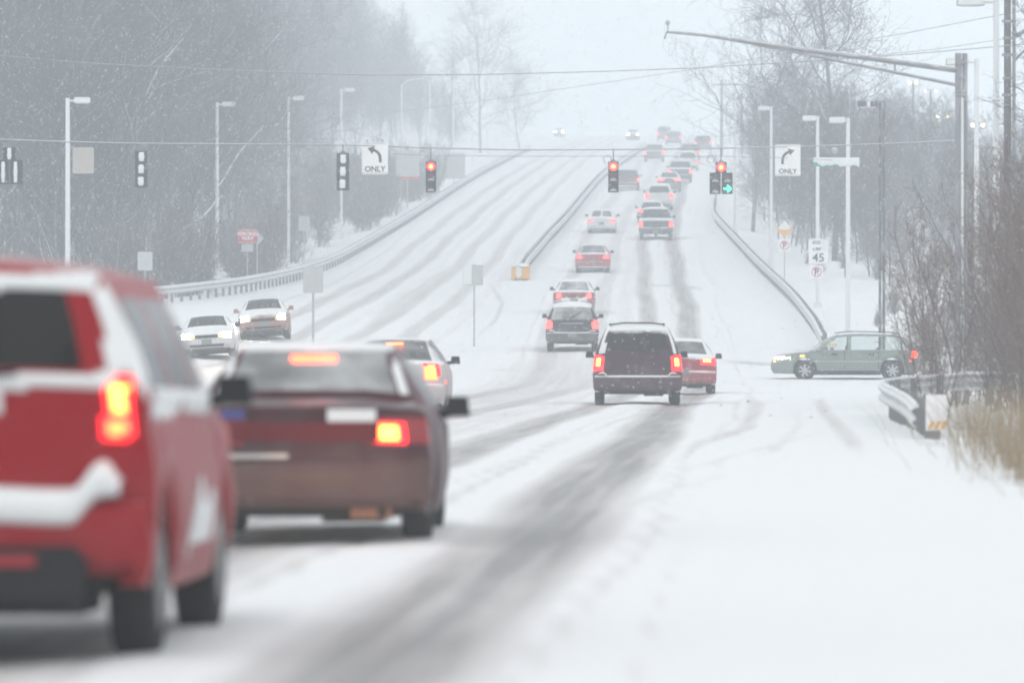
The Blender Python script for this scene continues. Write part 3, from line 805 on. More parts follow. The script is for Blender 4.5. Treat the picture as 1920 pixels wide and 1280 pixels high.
def grass_mesh(seed, n=130, h=0.95, spread=0.48):
    rg = random.Random(seed); S = []
    for i in range(n):
        a, q = rg.uniform(0, 6.28), abs(rg.gauss(0, spread))
        p = Vector((math.cos(a) * q, math.sin(a) * q, -0.03)); hh = h * rg.uniform(0.45, 1.1)
        d = Vector((math.cos(a) * q * 0.25 + rg.gauss(0, .16), math.sin(a) * q * 0.25 + rg.gauss(0, .16), 1)).normalized()
        for k in range(3):
            q2 = p + d * hh / 3
            S.append((*p, *q2, 0.0030 - 0.0007 * k, 0.0024 - 0.0007 * k)); p = q2
            d = (d + Vector((math.cos(a) * 0.22 + rg.gauss(0, .1), math.sin(a) * 0.22 + rg.gauss(0, .1), -0.12))).normalized()
    return seg_mesh('grass_tuft', S, 3)
gV, gF, nb = [], [], 0
for i, (x, d, s_) in enumerate([(5.0, 56, 0.70), (5.45, 60, 0.90), (5.65, 65, 0.85), (5.9, 68, 1.0), (6.1, 74, 1.0), (6.6, 80, 0.95), (5.25, 52.5, 0.55), (6.3, 64, 1.1), (6.9, 86, 0.9), (5.75, 58, 1.0), (6.7, 72, 1.1), (6.0, 62, 1.0), (6.4, 69, 1.1), (7.2, 78, 1.0), (5.35, 61, 0.7), (4.95, 54, 0.6), (4.8, 50, 0.5)]):
    g = grass_mesh(40 + i)
    co = np.empty(len(g.vertices) * 3, np.float32); g.vertices.foreach_get('co', co); co = co.reshape(-1, 3) * s_ + np.array([x, d, Tf(x, d)], np.float32)
    fi = np.empty(len(g.loops), np.int32); g.loops.foreach_get('vertex_index', fi)
    gV.append(co); gF.append(fi.reshape(-1, 4) + nb); nb += len(co)
    bpy.data.meshes.remove(g)
tag(link('dry_grass', mesh_np('dry_grass', np.concatenate(gV), np.concatenate(gF)), M_GRASS), 'dry tan grass sticking out of the snow below the roadside shrubs', 'grass', kind='stuff')

# ploughed crumbs of dirty snow along the shoulder and the kerb of the corner
cr = random.Random(11); clod = MB()
for i in range(16):
    cx_, cd_ = cr.uniform(3.6, 7.4), cr.uniform(100, 150)
    r0 = cr.uniform(0.012, 0.05); zc = Tf(cx_, cd_) + 0.03
    v = [(cx_ + r0 * 1.3 * math.cos(a) * cr.uniform(.7, 1.2), cd_ + r0 * math.sin(a) * cr.uniform(.7, 1.2), zc) for a in np.linspace(0, 2 * math.pi, 7)[:-1]]
    v += [(cx_ + r0 * .6 * math.cos(a), cd_ + r0 * .6 * math.sin(a), zc + r0 * cr.uniform(.7, 1.1)) for a in np.linspace(0.3, 0.3 + 2 * math.pi, 7)[:-1]]
    clod.add(v, [(k, (k + 1) % 6, 6 + (k + 1) % 6, 6 + k) for k in range(6)] + [tuple(range(6, 12))])
tag(clod.obj('snow_crumbs', plain('dirty_snow', (0.50, 0.51, 0.53), 0.9, noise=0.4), None, False), 'crumbs of dirty snow scattered along the shoulder and corner', 'snow', kind='stuff')

# slanting snow-lined trunks among the trees
for i, (a, b, d) in enumerate([((288, 152), (336, 70), 262), ((236, 245), (276, 176), 262), ((313, 240), (352, 150), 300), ((232, 205), (250, 130), 275), ((90, 190), (130, 130), 250), ((420, 330), (470, 260), 290), ((170, 60), (200, 10), 270), ((480, 120), (520, 60), 330), ((60, 330), (110, 290), 245), ((360, 420), (400, 380), 262), ((30, 80), (52, 30), 255)]):
    x0, z0 = px(a[0], d), pz(a[1], d); x1, z1 = px(b[0], d), pz(b[1], d)
    mb = MB()
    v0, v1 = Vector((x0, d, z0)), Vector((x1, d + 1.5, z1))
    dirn = (v1 - v0).normalized()
    pts = []
    for k in range(8):
        t = -1.2 + 2.6 * k / 7
        p = v0.lerp(v1, t); p += Vector((0.10 * math.sin(k * 1.1 + i), 0, 0.08 * math.cos(k * 1.7 + i)))
        pts.append(p)
    g = v0 - dirn * 0
    root = empty('leaning_trunk', (0, 0, 0))
    base = pts[0] if pts[0].z < pts[-1].z else pts[-1]
    lo = Vector((base.x - (pts[-1].x - pts[0].x) * 0.25, base.y, Tf(base.x, base.y) - 0.1))
    chain = ([lo] + pts) if pts[0].z < pts[-1].z else (pts + [lo])
    mb.tube(chain, 0.055, 6); mb.obj('trunk', M_BARK, root, True)
    MB().tube([p + Vector((0.012, -0.03, 0.03)) for p in pts[1:7]], [0.012, 0.035, 0.042, 0.04, 0.03, 0.01], 6).obj('snow_strip', M_SNOWCAP, root, True)
    tag(root, ['slanting trunk lined with snow above the back of the left signal', 'slanting snowy trunk low beside the leaning stems in the wood', 'longest slanting snow-lined trunk in the wood', 'short steep snow-lined trunk in the wood', 'slanting snow-lined trunk left of the first street lamp', 'slanting snow-lined trunk right of the second street lamp', 'slanting snow-lined trunk at the very top of the wood', 'faint slanting trunk high in the wood above the third street lamp', 'slanting snow-lined trunk beside the square sign back', 'low slanting trunk left of the WRONG WAY sign', 'slanting trunk in the upper corner of the wood'][i], 'tree trunk')

# ------------------------------------------------------------------ street lamps, masts, poles
def lamp(pxx, d, top_y, arm, label, name='street_lamp', mat=None, r=0.085, head=(0.62, 0.30, 0.16), group=None, z_top=None):
    mat = mat or M_POLE
    x = px(pxx, d); g = Tf(x, d); zt = pz(top_y, d) - g
    root = empty(name, (x, d, g))
    MB().tube([(0, 0, -0.2), (0, 0, zt * 0.5), (0, 0, zt)], [r, r * 0.92, r * 0.80], 10).obj('pole', mat, root, True)
    MB().box((0, 0, 0.12), (0.34, 0.34, 0.24)).obj('base_plate', mat, root)
    s = 1 if arm > 0 else -1
    L = abs(arm)
    MB().tube([(0, 0, zt - 0.10), (s * (L - head[0]), 0, zt - 0.10)], 0.035, 8).obj('arm', mat, root, True)
    hd = MB().box((s * (L - head[0] / 2), 0, zt - 0.10), head)
    hd.obj('lamp_head', mat if mat is M_POLE_DARK else M_GALV, root)
    MB().box((s * (L - head[0] / 2), 0, zt - 0.10 - head[2] / 2 - 0.012), (head[0] * 0.8, head[1] * 0.8, 0.02)).obj('lens', M_SIGN_WHITE, root)
    if mat is not M_POLE_DARK:
        MB().box((s * (L - head[0] / 2), -0.02, zt - 0.10 + head[2] / 2 + 0.022), (head[0] * 0.96, head[1] + 0.02, 0.04), taper=0.9).obj('snow_cap', M_SNOWCAP, root)
        MB().box((s * (L - head[0] / 2), -head[1] / 2 - 0.015, zt - 0.10), (head[0] * 0.97, 0.02, head[2] * 0.9)).obj('stuck_snow', M_SNOWCAP, root)
    return tag(root, label, 'street lamp', group)
for a in [(127, 215, 184, 0.86, 'white square-headed street lamp rising above the roof of the red SUV', 0.10),
          (407, 262, 192, 0.84, 'white square-headed street lamp beside the WRONG WAY sign', 0.09),
          (541, 300, 181, 0.84, 'white street lamp between the WRONG WAY sign and the back-facing signal', 0.085),
          (640, 345, 166, 0.82, 'white street lamp directly behind the back-facing signal head', 0.085),
          (1590, 215, 221, -0.72, 'white street lamp right of the street name sign, behind the green wagon', 0.095),
          (1533, 245, 218, -0.66, 'white street lamp carrying the speed limit sign', 0.085),
          (1446, 290, 200, -0.68, 'white street lamp just in front of the right turn sign', 0.085),
          (1378, 340, 172, -0.68, 'white street lamp just right of the double signal with the green arrow', 0.085),
          (1868, 130, -4, -0.90, 'big white street lamp whose head is cut by the top of the frame', 0.085),
          (1831, 161, 110, -0.86, 'white street lamp with a snow-caked head in front of the mast arm posts', 0.078)]:
    lamp(a[0], a[1], a[2], a[3], a[4], r=a[5])
# dark twin pole lamp
o = lamp(1650, 205, 190, -0.80, 'dark bronze twin-pole lamp with boxy head behind the green wagon', name='twin_pole_lamp', mat=M_POLE_DARK, r=0.052, head=(0.72, 0.3, 0.21))
zt = pz(190, 205) - o.location.z
MB().tube([(0.14, 0, -0.2), (0.14, 0, zt)], 0.052, 10).obj('second_pole', M_POLE_DARK, o, True)
MB().box((-0.42, -0.16, zt - 0.10), (0.13, 0.02, 0.19)).obj('stuck_snow', M_SNOWCAP, o)
# far davit lamps
for i, (pxx, d, ty) in enumerate([(753, 430, 148), (806, 470, 146), (850, 510, 140), (886, 555, 134), (914, 600, 129)]):
    x = px(pxx, d); g = Tf(x, d); zt = pz(ty, d) - g
    root = empty('davit_lamp', (x, d, g))
    MB().tube([(0, 0, -0.2), (0, 0, zt - 0.5)], [0.075, 0.055], 8).obj('pole', M_POLE, root, True)
    MB().tube([(0, 0, zt - 0.55), (0.35, 0, zt - 0.22), (0.9, 0, zt), (1.75, 0, zt + 0.02)], 0.045, 6).obj('arm', M_POLE, root, True)
    MB().box((2.0, 0, zt), (0.62, 0.26, 0.14), taper=0.8).obj('lamp_head', M_GALV, root)
    tag(root, ['curved-arm street lamp right of the left turn sign, first of five fading uphill', 'curved-arm street lamp above the leftmost red signal, second of five uphill', 'third of five faint curved-arm street lamps uphill', 'fourth of five faint curved-arm street lamps uphill', 'faintest and farthest curved-arm street lamp uphill'][i], 'street lamp')

# mast arm with twin posts
d = 115.0
x = px(1797, d); g = Tf(x, d)
root = empty('mast_arm', (x, d, g))
ztop = pz(100, d) - g
MB().tube([(0, 0, -0.2), (0, 0, ztop)], [0.075, 0.068], 10).obj('post', M_MAST, root, True)
MB().tube([(0.135, 0.05, -0.2), (0.135, 0.05, ztop)], [0.055, 0.052], 10).obj('post', M_MAST, root, True)
MB().tube([(0.075, -0.05, -0.2), (0.075, -0.05, ztop - 0.9)], 0.03, 6).obj('stuck_snow', M_SNOWCAP, root, True)
def q(pxx, pyy, dy=0.0): return (px(pxx, d) - x, dy, pz(pyy, d) - g)
MB().tube([q(1797, 132), q(1650, 112), q(1500, 93), q(1400, 78), q(1320, 66), q(1250, 60)], [0.062, 0.056, 0.048, 0.042, 0.034, 0.026], 8).obj('upper_arm', M_MAST, root, True)
MB().tube([q(1797, 160), q(1650, 130), q(1500, 100), q(1400, 80), q(1350, 72)], [0.036, 0.034, 0.03, 0.028, 0.024], 8).obj('lower_arm', M_MAST, root, True)
for a in (1678, 1570, 1460, 1355):
    yu = np.interp(a, [1250, 1320, 1400, 1500, 1650, 1797], [60, 66, 78, 93, 112, 132]); yl = np.interp(a, [1350, 1400, 1500, 1650, 1797], [72, 80, 100, 130, 160])
    MB().tube([q(a, yu), q(a, yl)], 0.018, 6).obj('strut', M_MAST, root, True)
MB().tube([q(1250, 60), q(1246, 74)], 0.018, 6).obj('end_stub', M_MAST, root, True)
cm = MB(); cm.lathe([(-0.10, 0.0), (-0.10, 0.045), (0.06, 0.05), (0.09, 0.03), (0.09, 0.0)], 'y', q(1252, 43), 12); cm.tube([q(1252, 58), q(1252, 46)], 0.014, 6)
cm.obj('camera', M_GALV, root, True)
for yy in (118, 146, 170, 178):
    MB().box(q(1801, yy), (0.22, 0.16, 0.05)).obj('clamp', M_MAST, root)
tag(root, 'grey twin-post mast with a long double truss arm reaching over the road', 'mast arm')

# utility pole at the edge
d = 170.0
x = px(1889, d); g = Tf(x, d); root = empty('utility_pole', (x, d, g))
MB().tube([(0, 0, -0.3), (0, 0, 12.6)], [0.125, 0.10], 10).obj('pole', M_WOOD_POLE, root, True)
MB().tube([(0.19, -0.05, -0.3), (0.19, -0.05, 12.4)], 0.05, 8).obj('conduit', M_GALV_DARK, root, True)
for i, zz in enumerate((10.9, 10.4, 9.9, 9.2, 8.7)):
    MB().box((0.05, -0.02, zz), (0.42 - 0.05 * (i % 2), 0.26, 0.07)).obj('bracket', M_GALV_DARK, root)
MB().tube([(0.22, 0, 10.45), (1.1, 0, 10.95)], 0.07, 8).obj('brace', M_GALV_DARK, root, True)
MB().tube([(0.22, 0, 9.75), (1.0, 0, 10.5)], 0.04, 8).obj('brace', M_GALV_DARK, root, True)
tag(root, 'dark wooden utility pole with braces at the edge of the picture', 'utility pole')
for pxx, d, ty, lab in ((1353, 600, 150, 'faint grey utility pole behind the double signal with the green arrow'), (1391, 640, 175, 'thin far utility pole just right of the faint grey one')):
    x = px(pxx, d); g = Tf(x, d); root = empty('utility_pole', (x, d, g)); zt = pz(ty, d) - g
    MB().tube([(0, 0, -0.3), (0, 0, zt)], [0.17, 0.12], 8).obj('pole', M_WOOD_POLE, root, True)
    MB().box((0, 0, zt - 0.5), (2.0, 0.12, 0.12)).obj('cross_arm', M_WOOD_POLE, root)
    tag(root, lab, 'utility pole')

# far twin flood lamps seen through the trees
for i, (pa, pb, yy, d, k) in enumerate([(1706, 1718, 155, 400, 1.0), (1735, 1755, 171, 420, 0.5), (1758, 1777, 219, 380, 0.8), (1824, 1843, 235, 300, 1.0)]):
    xm = px((pa + pb) / 2, d); g = Tf(xm, d); zz = pz(yy, d) - g; hw = (px(pb, d) - px(pa, d)) / 2
    root = empty('floodlight_post', (xm, d, g))
    MB().tube([(0, 0, -0.3), (0, 0, zz)], 0.06, 6).obj('pole', M_WOOD_POLE, root, True)
    MB().tube([(-hw, 0, zz + 0.08), (hw, 0, zz + 0.08)], 0.03, 6).obj('cross_bar', M_WOOD_POLE, root, True)
    for s in (-1, 1):
        MB().lathe([(-0.02, 0.0), (-0.015, 0.06 * k + 0.03), (0.0, 0.085 * k + 0.02)][::-1] + [(0.05, 0.06), (0.08, 0.0)], 'y', (s * hw, -0.05, zz), 10).obj('lamp', M_WARM, root, True)
    tag(root, ['uppermost pair of warm lamps glowing through the trees left of the mast posts', 'dimmer second pair of warm lamps among the far branches', 'third pair of warm lamps just left of the mast posts', 'brightest pair of warm lamps between the mast posts and the white street lamp'][i], 'floodlight')

# ------------------------------------------------------------------ wires
WA, WB = (px(-60, 157), 157.0), (px(1840, 212), 212.0)
def on_wire(pxx):                        # distance along the diagonal span wire for a picture column
    k = (pxx - 960.0) / FPX
    t = (k * WA[1] - WA[0]) / ((WB[0] - WA[0]) - k * (WB[1] - WA[1]))
    return WA[1] + t * (WB[1] - WA[1])
def wire(name, pts, r, label, mat=None):
    mb = MB(); mb.tube(pts, r, 6)
    return tag(mb.obj(name, mat or M_WIRE, None, True), label, 'wire')
def span_pts(ctrl, n=70):
    xs = np.linspace(ctrl[0][0], ctrl[-1][0], n); out = []
    for i, a in enumerate(xs):
        y = float(pchip([c[0] for c in ctrl], [c[1] for c in ctrl], a)); dd = on_wire(a)
        out.append((px(a, dd), dd, pz(y, dd)))
    return out
wire('span_wire', span_pts([(-60, 260), (0, 262), (250, 269), (640, 272), (800, 277), (1000, 281), (1200, 280), (1450, 276), (1700, 268), (1840, 261)]), 0.024, 'thick snow-lined span wire that carries the traffic signals across the junction')
wire('tether_wire', span_pts([(735, 288), (800, 291), (1000, 293), (1150, 293), (1350, 293), (1470, 296), (1560, 300)]), 0.012, 'thin tether wire just below the span wire between the lit signals')
wire('overhead_cable', [(px(a, 140), 140, pz(y, 140)) for a, y in ((-40, 98), (0, 105), (150, 118), (300, 126), (500, 135), (700, 141), (900, 140), (1100, 135), (1300, 128), (1500, 116), (1700, 102), (1960, 80))], 0.012, 'high dashed-looking cable sagging across the whole sky above the signals')
wire('overhead_cable', [(px(a, 330 - (a - 700) * 0.12), 330 - (a - 700) * 0.12, pz(y, 330 - (a - 700) * 0.12)) for a, y in ((700, 215), (900, 190), (1100, 160), (1300, 130), (1500, 96), (1700, 62), (1960, 12))], 0.014, 'faint slanting cable rising from the wood towards the utility pole')
wire('overhead_cable', [(px(a, 170), 170, pz(y, 170)) for a, y in ((1400, 122), (1600, 108), (1760, 92), (1890, 72), (1960, 62))], 0.010, 'thin cable running to the braced utility pole at mid height')

def cable_loop(pxx, pyy, r, label):
    dd = on_wire(pxx); mb = MB()
    c = (px(pxx, dd), dd, pz(pyy, dd))
    mb.tube([(c[0] + r * math.cos(a), c[1], c[2] + r * math.sin(a)) for a in np.linspace(0, 2 * math.pi, 17)], 0.010, 5, False)
    tag(mb.obj('cable_loop', M_WIRE, None, True), label, 'cable loop')
cable_loop(1139, 299, 0.13, 'small loop of cable beside the middle lit signal')
cable_loop(1333, 299, 0.13, 'small loop of cable beside the double signal')
cable_loop(1515, 307, 0.12, 'small loop of cable beside the green street name sign')
dd = on_wire(1565)
mb = MB(); mb.lathe([(-0.10, 0.0), (-0.08, 0.08), (0.0, 0.125), (0.07, 0.12), (0.11, 0.05), (0.11, 0.0)], 'z', (px(1565, dd), dd, pz(283, dd)), 14); mb.tube([(px(1565, dd), dd, pz(283, dd) + 0.1), (px(1565, dd), dd, pz(275, dd) + 0.03)], 0.015, 6)
tag(mb.obj('dome_camera', M_GALV, None, True), 'small white dome camera hanging above the green street name sign', 'camera')

# ------------------------------------------------------------------ traffic signals
def section_box(root, cx, cz, size, face, lens_mat, lit=False, arrow=False, snow=True, seed=0):
    s = face
    mb = MB().box((cx, 0, cz), (size, 0.20, size * 1.0)); mb.obj('housing', M_HOUSING, root)
    mb = MB(); mb.lathe([(s * 0.101, 0.0), (s * 0.108, size * 0.30), (s * 0.102, size * 0.37)], 'y', (cx, 0, cz), 20)
    ln = mb.obj('lens', M_SIG_RING if lens_mat is M_SIG_RED else lens_mat, root, True)
    if lens_mat is M_SIG_RED:
        MB().lathe([(s * 0.113, 0.0), (s * 0.112, size * 0.13), (s * 0.109, size * 0.20)], 'y', (cx, 0, cz), 18).obj('lamp', M_SIG_RED, root, True)
    v = []; n = 18                                    # visor: open at the bottom
    for k in range(n + 1):
        a = R(-50) + (R(280)) * k / n
        for y0, rr in ((0.10, size * 0.40), (0.34, size * 0.41)):
            v.append((cx + rr * math.cos(a), s * y0, cz + rr * math.sin(a)))
    f = [(2 * k, 2 * k + 1, 2 * k + 3, 2 * k + 2) for k in range(n)]
    MB().add(v, f).obj('visor', M_HOUSING, root, True)
    if arrow:
        w = size * 0.34; pr = MB()
        for (ax, az), (bx, bz) in (((-w, 0), (w * 0.9, 0)), ((w * 0.05, w * 0.85), (w, 0)), ((w * 0.05, -w * 0.85), (w, 0))):
            ln_ = math.hypot(bx - ax, bz - az); nx, nz_ = -(bz - az) / ln_ * 0.022, (bx - ax) / ln_ * 0.022
            pr.prism([(cx + ax + nx, cz + az + nz_), (cx + bx + nx, cz + bz + nz_), (cx + bx - nx, cz + bz - nz_), (cx + ax - nx, cz + az - nz_)], s * 0.13, s * 0.125)
        pr.obj('green_arrow', M_SIG_GREEN, root)
    if snow:
        rg = random.Random(seed); vv = []; a, b = 9, 7
        for i in range(a):
            for j in range(b):
                u, w2 = i / (a - 1) * 2 - 1, j / (b - 1)
                vv.append((cx + u * size * 0.34 * (1 - 0.25 * w2), s * (0.112 + 0.05 * (1 - u * u) * (1 - (2 * w2 - 1) ** 2)), cz - size * 0.36 + w2 * size * (0.16 + 0.10 * (1 - u * u) + 0.03 * rg.random())))
        F = grid_faces(a, b)
        link('stuck_snow', mesh_np('stuck_snow', vv, F, True), M_SNOWCAP, root)

def back_snow(root, cx, cz, w, h, seed):              # snow driven onto the back of the housing
    rg = random.Random(seed); vv = []; a, b = 9, 9
    for i in range(a):
        for j in range(b):
            u, w2 = i / (a - 1) * 2 - 1, j / (b - 1) * 2 - 1
            k = 1 - 0.22 * abs(math.sin(3 * w2 + seed))
            vv.append((cx + u * w / 2 * k * (1 - 0.25 * abs(w2) ** 3), -0.102 - 0.05 * (1 - u ** 4) * (1 - w2 ** 4), cz + w2 * h / 2))
    link('stuck_snow', mesh_np('stuck_snow', vv, grid_faces(a, b), True), M_SNOWCAP, root)

def signal(pxx, y_top, y_bot, face, label, lit_top=True, layout='single'):
    dd = on_wire(pxx) + 0.0
    x = px(pxx, dd); zt, zb = pz(y_top, dd), pz(y_bot, dd)
    wy = float(pchip([-60, 0, 250, 640, 800, 1000, 1200, 1450, 1700, 1840], [260, 262, 269, 272, 277, 281, 280, 276, 268, 261], pxx))
    root = empty('traffic_signal', (x, dd, zb))
    h = zt - zb
    if layout == 'single':
        s = h / 3
        for i, (m, mo) in enumerate(((M_SIG_GREEN_OFF, 0), (M_SIG_AMBER_OFF, 0), (M_SIG_RED if lit_top else M_SIG_RED_OFF, 1))):
            section_box(root, 0, s * (i + 0.5), s * 0.995, face, m, snow=(face < 0 and i < 2), seed=int(pxx) + i)
            if face > 0: back_snow(root, 0.01 * (i - 1), s * (i + 0.52), s * 0.55, s * 0.72, i + pxx)
    else:
        s = h / 3
        ms = {(0, 2): M_SIG_RED if lit_top else M_SIG_RED_OFF, (-1, 1): M_SIG_AMBER_OFF, (1, 1): M_SIG_AMBER_OFF, (-1, 0): M_SIG_GREEN_OFF, (1, 0): M_SIG_GREEN_OFF}
        for (i, j), m in ms.items():
            arrow = layout == 'arrow' and i == 1 and j == 0
            section_box(root, i * s * 0.56, s * (j + 0.5), s * 0.995, face, m, arrow=arrow, snow=face < 0 and j < 2 and not arrow, seed=int(pxx) + j + 3 * i)
        if face > 0:
            back_snow(root, 0, s * 2.5, s * 0.4, s * 0.95, 1)
            for i in (-1, 1): back_snow(root, i * s * 0.5, s * 1.0, s * 0.36, s * 1.7, 2 + i)
        else:
            MB().box((0, -0.105, s * 1.0), (0.05, 0.03, s * 1.9)).obj('stuck_snow', M_SNOWCAP, root)
    MB().tube([(0, 0, h), (0, 0, pz(wy, dd) - zb + 0.03)], 0.022, 6).box((0, 0, h + 0.03), (0.14, 0.12, 0.06)).obj('hanger', M_GALV_DARK, root)
    return tag(root, label, 'traffic signal')
signal(18, 277, 346, 1, 'five-section signal seen from behind, cut by the left edge of the frame', False, 'double')
signal(265, 283, 352, 1, 'three-section signal seen from behind right of the square sign back', False)
signal(643, 287, 357, 1, 'three-section signal seen from behind just left of the left turn sign', False)
signal(808, 303, 361, -1, 'lit red signal right of the left turn sign')
signal(1150, 303, 361, -1, 'lit red signal above the median, alone in the middle of the span wire')
signal(1352, 304, 364, -1, 'double signal with a lit red lamp and a green right arrow', True, 'arrow')

# ------------------------------------------------------------------ signs
def text_mesh(txt, size, bold=0.0):
    cu = bpy.data.curves.new('lettering', 'FONT')
    cu.body = txt; cu.size = size; cu.align_x = 'CENTER'; cu.align_y = 'CENTER'; cu.extrude = 0.002; cu.offset = bold; cu.resolution_u = 3
    cu.space_line = 0.85
    o = bpy.data.objects.new('tmp', cu); COL.objects.link(o)
    dg = bpy.context.evaluated_depsgraph_get()
    me = bpy.data.meshes.new_from_object(o.evaluated_get(dg))
    bpy.data.objects.remove(o); bpy.data.curves.remove(cu)
    return me
def lettering(root, txt, size, pos, mat, bold=0.006, sx=1.0):
    me = text_mesh(txt, size, bold); me.materials.clear()
    o = link('lettering', me, mat, root)
    o.rotation_euler = (R(90), 0, 0); o.location = pos; o.scale = (sx, 1, 1)
    return o
def plate(root, c, w, h, mat, back=None, rot=0.0, name='panel', corner=0.05, t=0.012):
    pts = []
    for sx, sz, a0 in ((1, 1, 0), (-1, 1, 90), (-1, -1, 180), (1, -1, 270)):
        for k in range(4):
            a = R(a0 + 30 * k)
            pts.append((sx * (w / 2 - corner) + corner * math.cos(a), sz * (h / 2 - corner) + corner * math.sin(a)))
    if rot:
        pts = [(p[0] * math.cos(rot) - p[1] * math.sin(rot), p[0] * math.sin(rot) + p[1] * math.cos(rot)) for p in pts]
    pts = [(p[0] + c[0], p[1] + c[2]) for p in reversed(pts)]
    return MB().prism(pts, c[1] - t, c[1]).obj(name, mat, root)
def border(root, w, h, c, mat, t=0.012):
    for dx, dz, a, b in ((0, h / 2, w, t), (0, -h / 2, w, t), (w / 2, 0, t, h), (-w / 2, 0, t, h)):
        MB().box((c[0] + dx, c[1], c[2] + dz), (a + (t if a > b else -t), 0.003, b)).obj('border', mat, root)

def arrow_band(root, pts, w, tip, mat, y):
    P = np.array(pts); tn = np.gradient(P, axis=0); tn /= np.linalg.norm(tn, axis=1)[:, None]
    nm = np.stack([-tn[:, 1], tn[:, 0]], 1)
    A, B = P + nm * w / 2, P - nm * w / 2
    outline = [tuple(a) for a in A]
    e, t, n_ = P[-1], tn[-1], nm[-1]
    outline += [tuple(e + n_ * tip * 0.62), tuple(e + t * tip), tuple(e - n_ * tip * 0.62)]
    outline += [tuple(b) for b in B[::-1]]
    k = len(P)
    v = [(x, y, z) for x, z in outline]
    f = [(i, i + 1, len(outline) - 2 - i, len(outline) - 1 - i) for i in range(k - 1)] + [(k, k + 1, k + 2)]
    MB().add(v, f).obj('arrow', mat, root)

def only_sign(pxx, x0, x1, y0, y1, side, label):
    dd = on_wire(pxx) - 0.02
    x = px(pxx, dd); zc = pz((y0 + y1) / 2, dd); w = px(x1, dd) - px(x0, dd); h = pz(y0, dd) - pz(y1, dd)
    root = empty('turn_sign', (x, dd, zc))
    plate(root, (0, 0, 0), w, h, M_SIGN_WHITE)
    border(root, w - 0.07, h - 0.07, (0, -0.014, 0), M_SIGN_BLACK, 0.010)
    pts = [(side * (-0.20 + 0.02), -0.18)]
    pts = [(-0.16, -0.17), (-0.158, -0.05), (-0.14, 0.04), (-0.09, 0.12), (-0.01, 0.175), (0.04, 0.19)]
    arrow_band(root, [(side * a * w / 0.78, b * h / 0.93 + 0.06) for a, b in pts], 0.088, 0.20, M_SIGN_BLACK, -0.0155)
    lettering(root, 'ONLY', 0.235, (0, -0.0155, -h / 2 + 0.155), M_SIGN_BLACK, 0.006, 1.0)
    MB().tube([(-w * 0.3, 0.02, h / 2 - 0.05), (-w * 0.3, 0.02, h / 2 + 0.10)], 0.015, 6).obj('hanger', M_GALV_DARK, root)
    MB().tube([(w * 0.3, 0.02, h / 2 - 0.05), (w * 0.3, 0.02, h / 2 + 0.10)], 0.015, 6).obj('hanger', M_GALV_DARK, root)
    return tag(root, label, 'traffic sign')
only_sign(703, 679, 728, 268, 327, -1, 'white ONLY sign with a left turn arrow hanging on the span wire')
only_sign(1477, 1453, 1501, 271, 330, 1, 'white ONLY sign with a right turn arrow hanging on the span wire')
# green street name sign, plastered with snow
dd = on_wire(1568); root = empty('street_name_sign', (px(1568, dd), dd, pz(304, dd)))
w, h = px(1613, dd) - px(1525, dd), pz(296, dd) - pz(312, dd)
plate(root, (0, 0, 0), w, h, M_SIGN_GREEN, corner=0.03)
vv = []; a, b = 31, 7
for i in range(a):
    for j in range(b):
        u, w2 = i / (a - 1), j / (b - 1)
        lo = -h / 2 + h * (0.20 + 0.16 * math.sin(9 * u) * math.sin(23 * u) - 0.22 * u + 0.25 * (u < 0.07))
        vv.append((-w / 2 + 0.02 + (w - 0.03) * u, -0.014 - 0.035 * (1 - (2 * w2 - 1) ** 4) * (1 - (2 * u - 1) ** 10), lo + (h / 2 + 0.01 - lo) * w2))
link('stuck_snow', mesh_np('stuck_snow', vv, grid_faces(a, b), True), M_SNOWCAP, root)
for s in (-1, 1): MB().tube([(s * 0.55, 0.02, h / 2 - 0.05), (s * 0.55, 0.02, h / 2 + 0.35)], 0.012, 6).obj('hanger', M_GALV_DARK, root)
tag(root, 'green street name sign almost covered by stuck snow', 'street sign')
# square sign back on the wire
dd = on_wire(156); root = empty('sign_panel', (px(156, dd), dd, pz(301, dd)))
plate(root, (0, 0, 0), px(176, dd) - px(136, dd), pz(277, dd) - pz(326, dd), plain('tan_sign_back', (0.42, 0.39, 0.36), 0.6, noise=0.1))
MB().tube([(-0.05, 0.01, 0.3), (-0.05, 0.01, pz(266, dd) - pz(301, dd))], 0.014, 6).obj('hanger', M_GALV_DARK, root)
tag(root, 'blank tan back of a square sign hanging left of the back-facing signal', 'sign back')

def post_sign(pxx, d, panels, label, cat='traffic sign', post_r=0.03, post=True, top_y=None):
    x = px(pxx, d); g = Tf(x, d); root = empty('post_sign', (x, d, g))
    topz = max(pz(p[2], d) for p in panels) - g
    if post: MB().tube([(0, 0.025, -0.2), (0, 0.025, topz)], post_r, 6).obj('post', M_GALV, root, True)
    return root, tag(root, label, cat), g
def panel_px(root, g, pxx, d, x0, y0, x1, y1, mat, rot=0.0, yoff=-0.02):
    c = (px((x0 + x1) / 2, d) - px(pxx, d), yoff, pz((y0 + y1) / 2, d) - g)
    return plate(root, c, px(x1, d) - px(x0, d), pz(y0, d) - pz(y1, d), mat, rot=rot), c

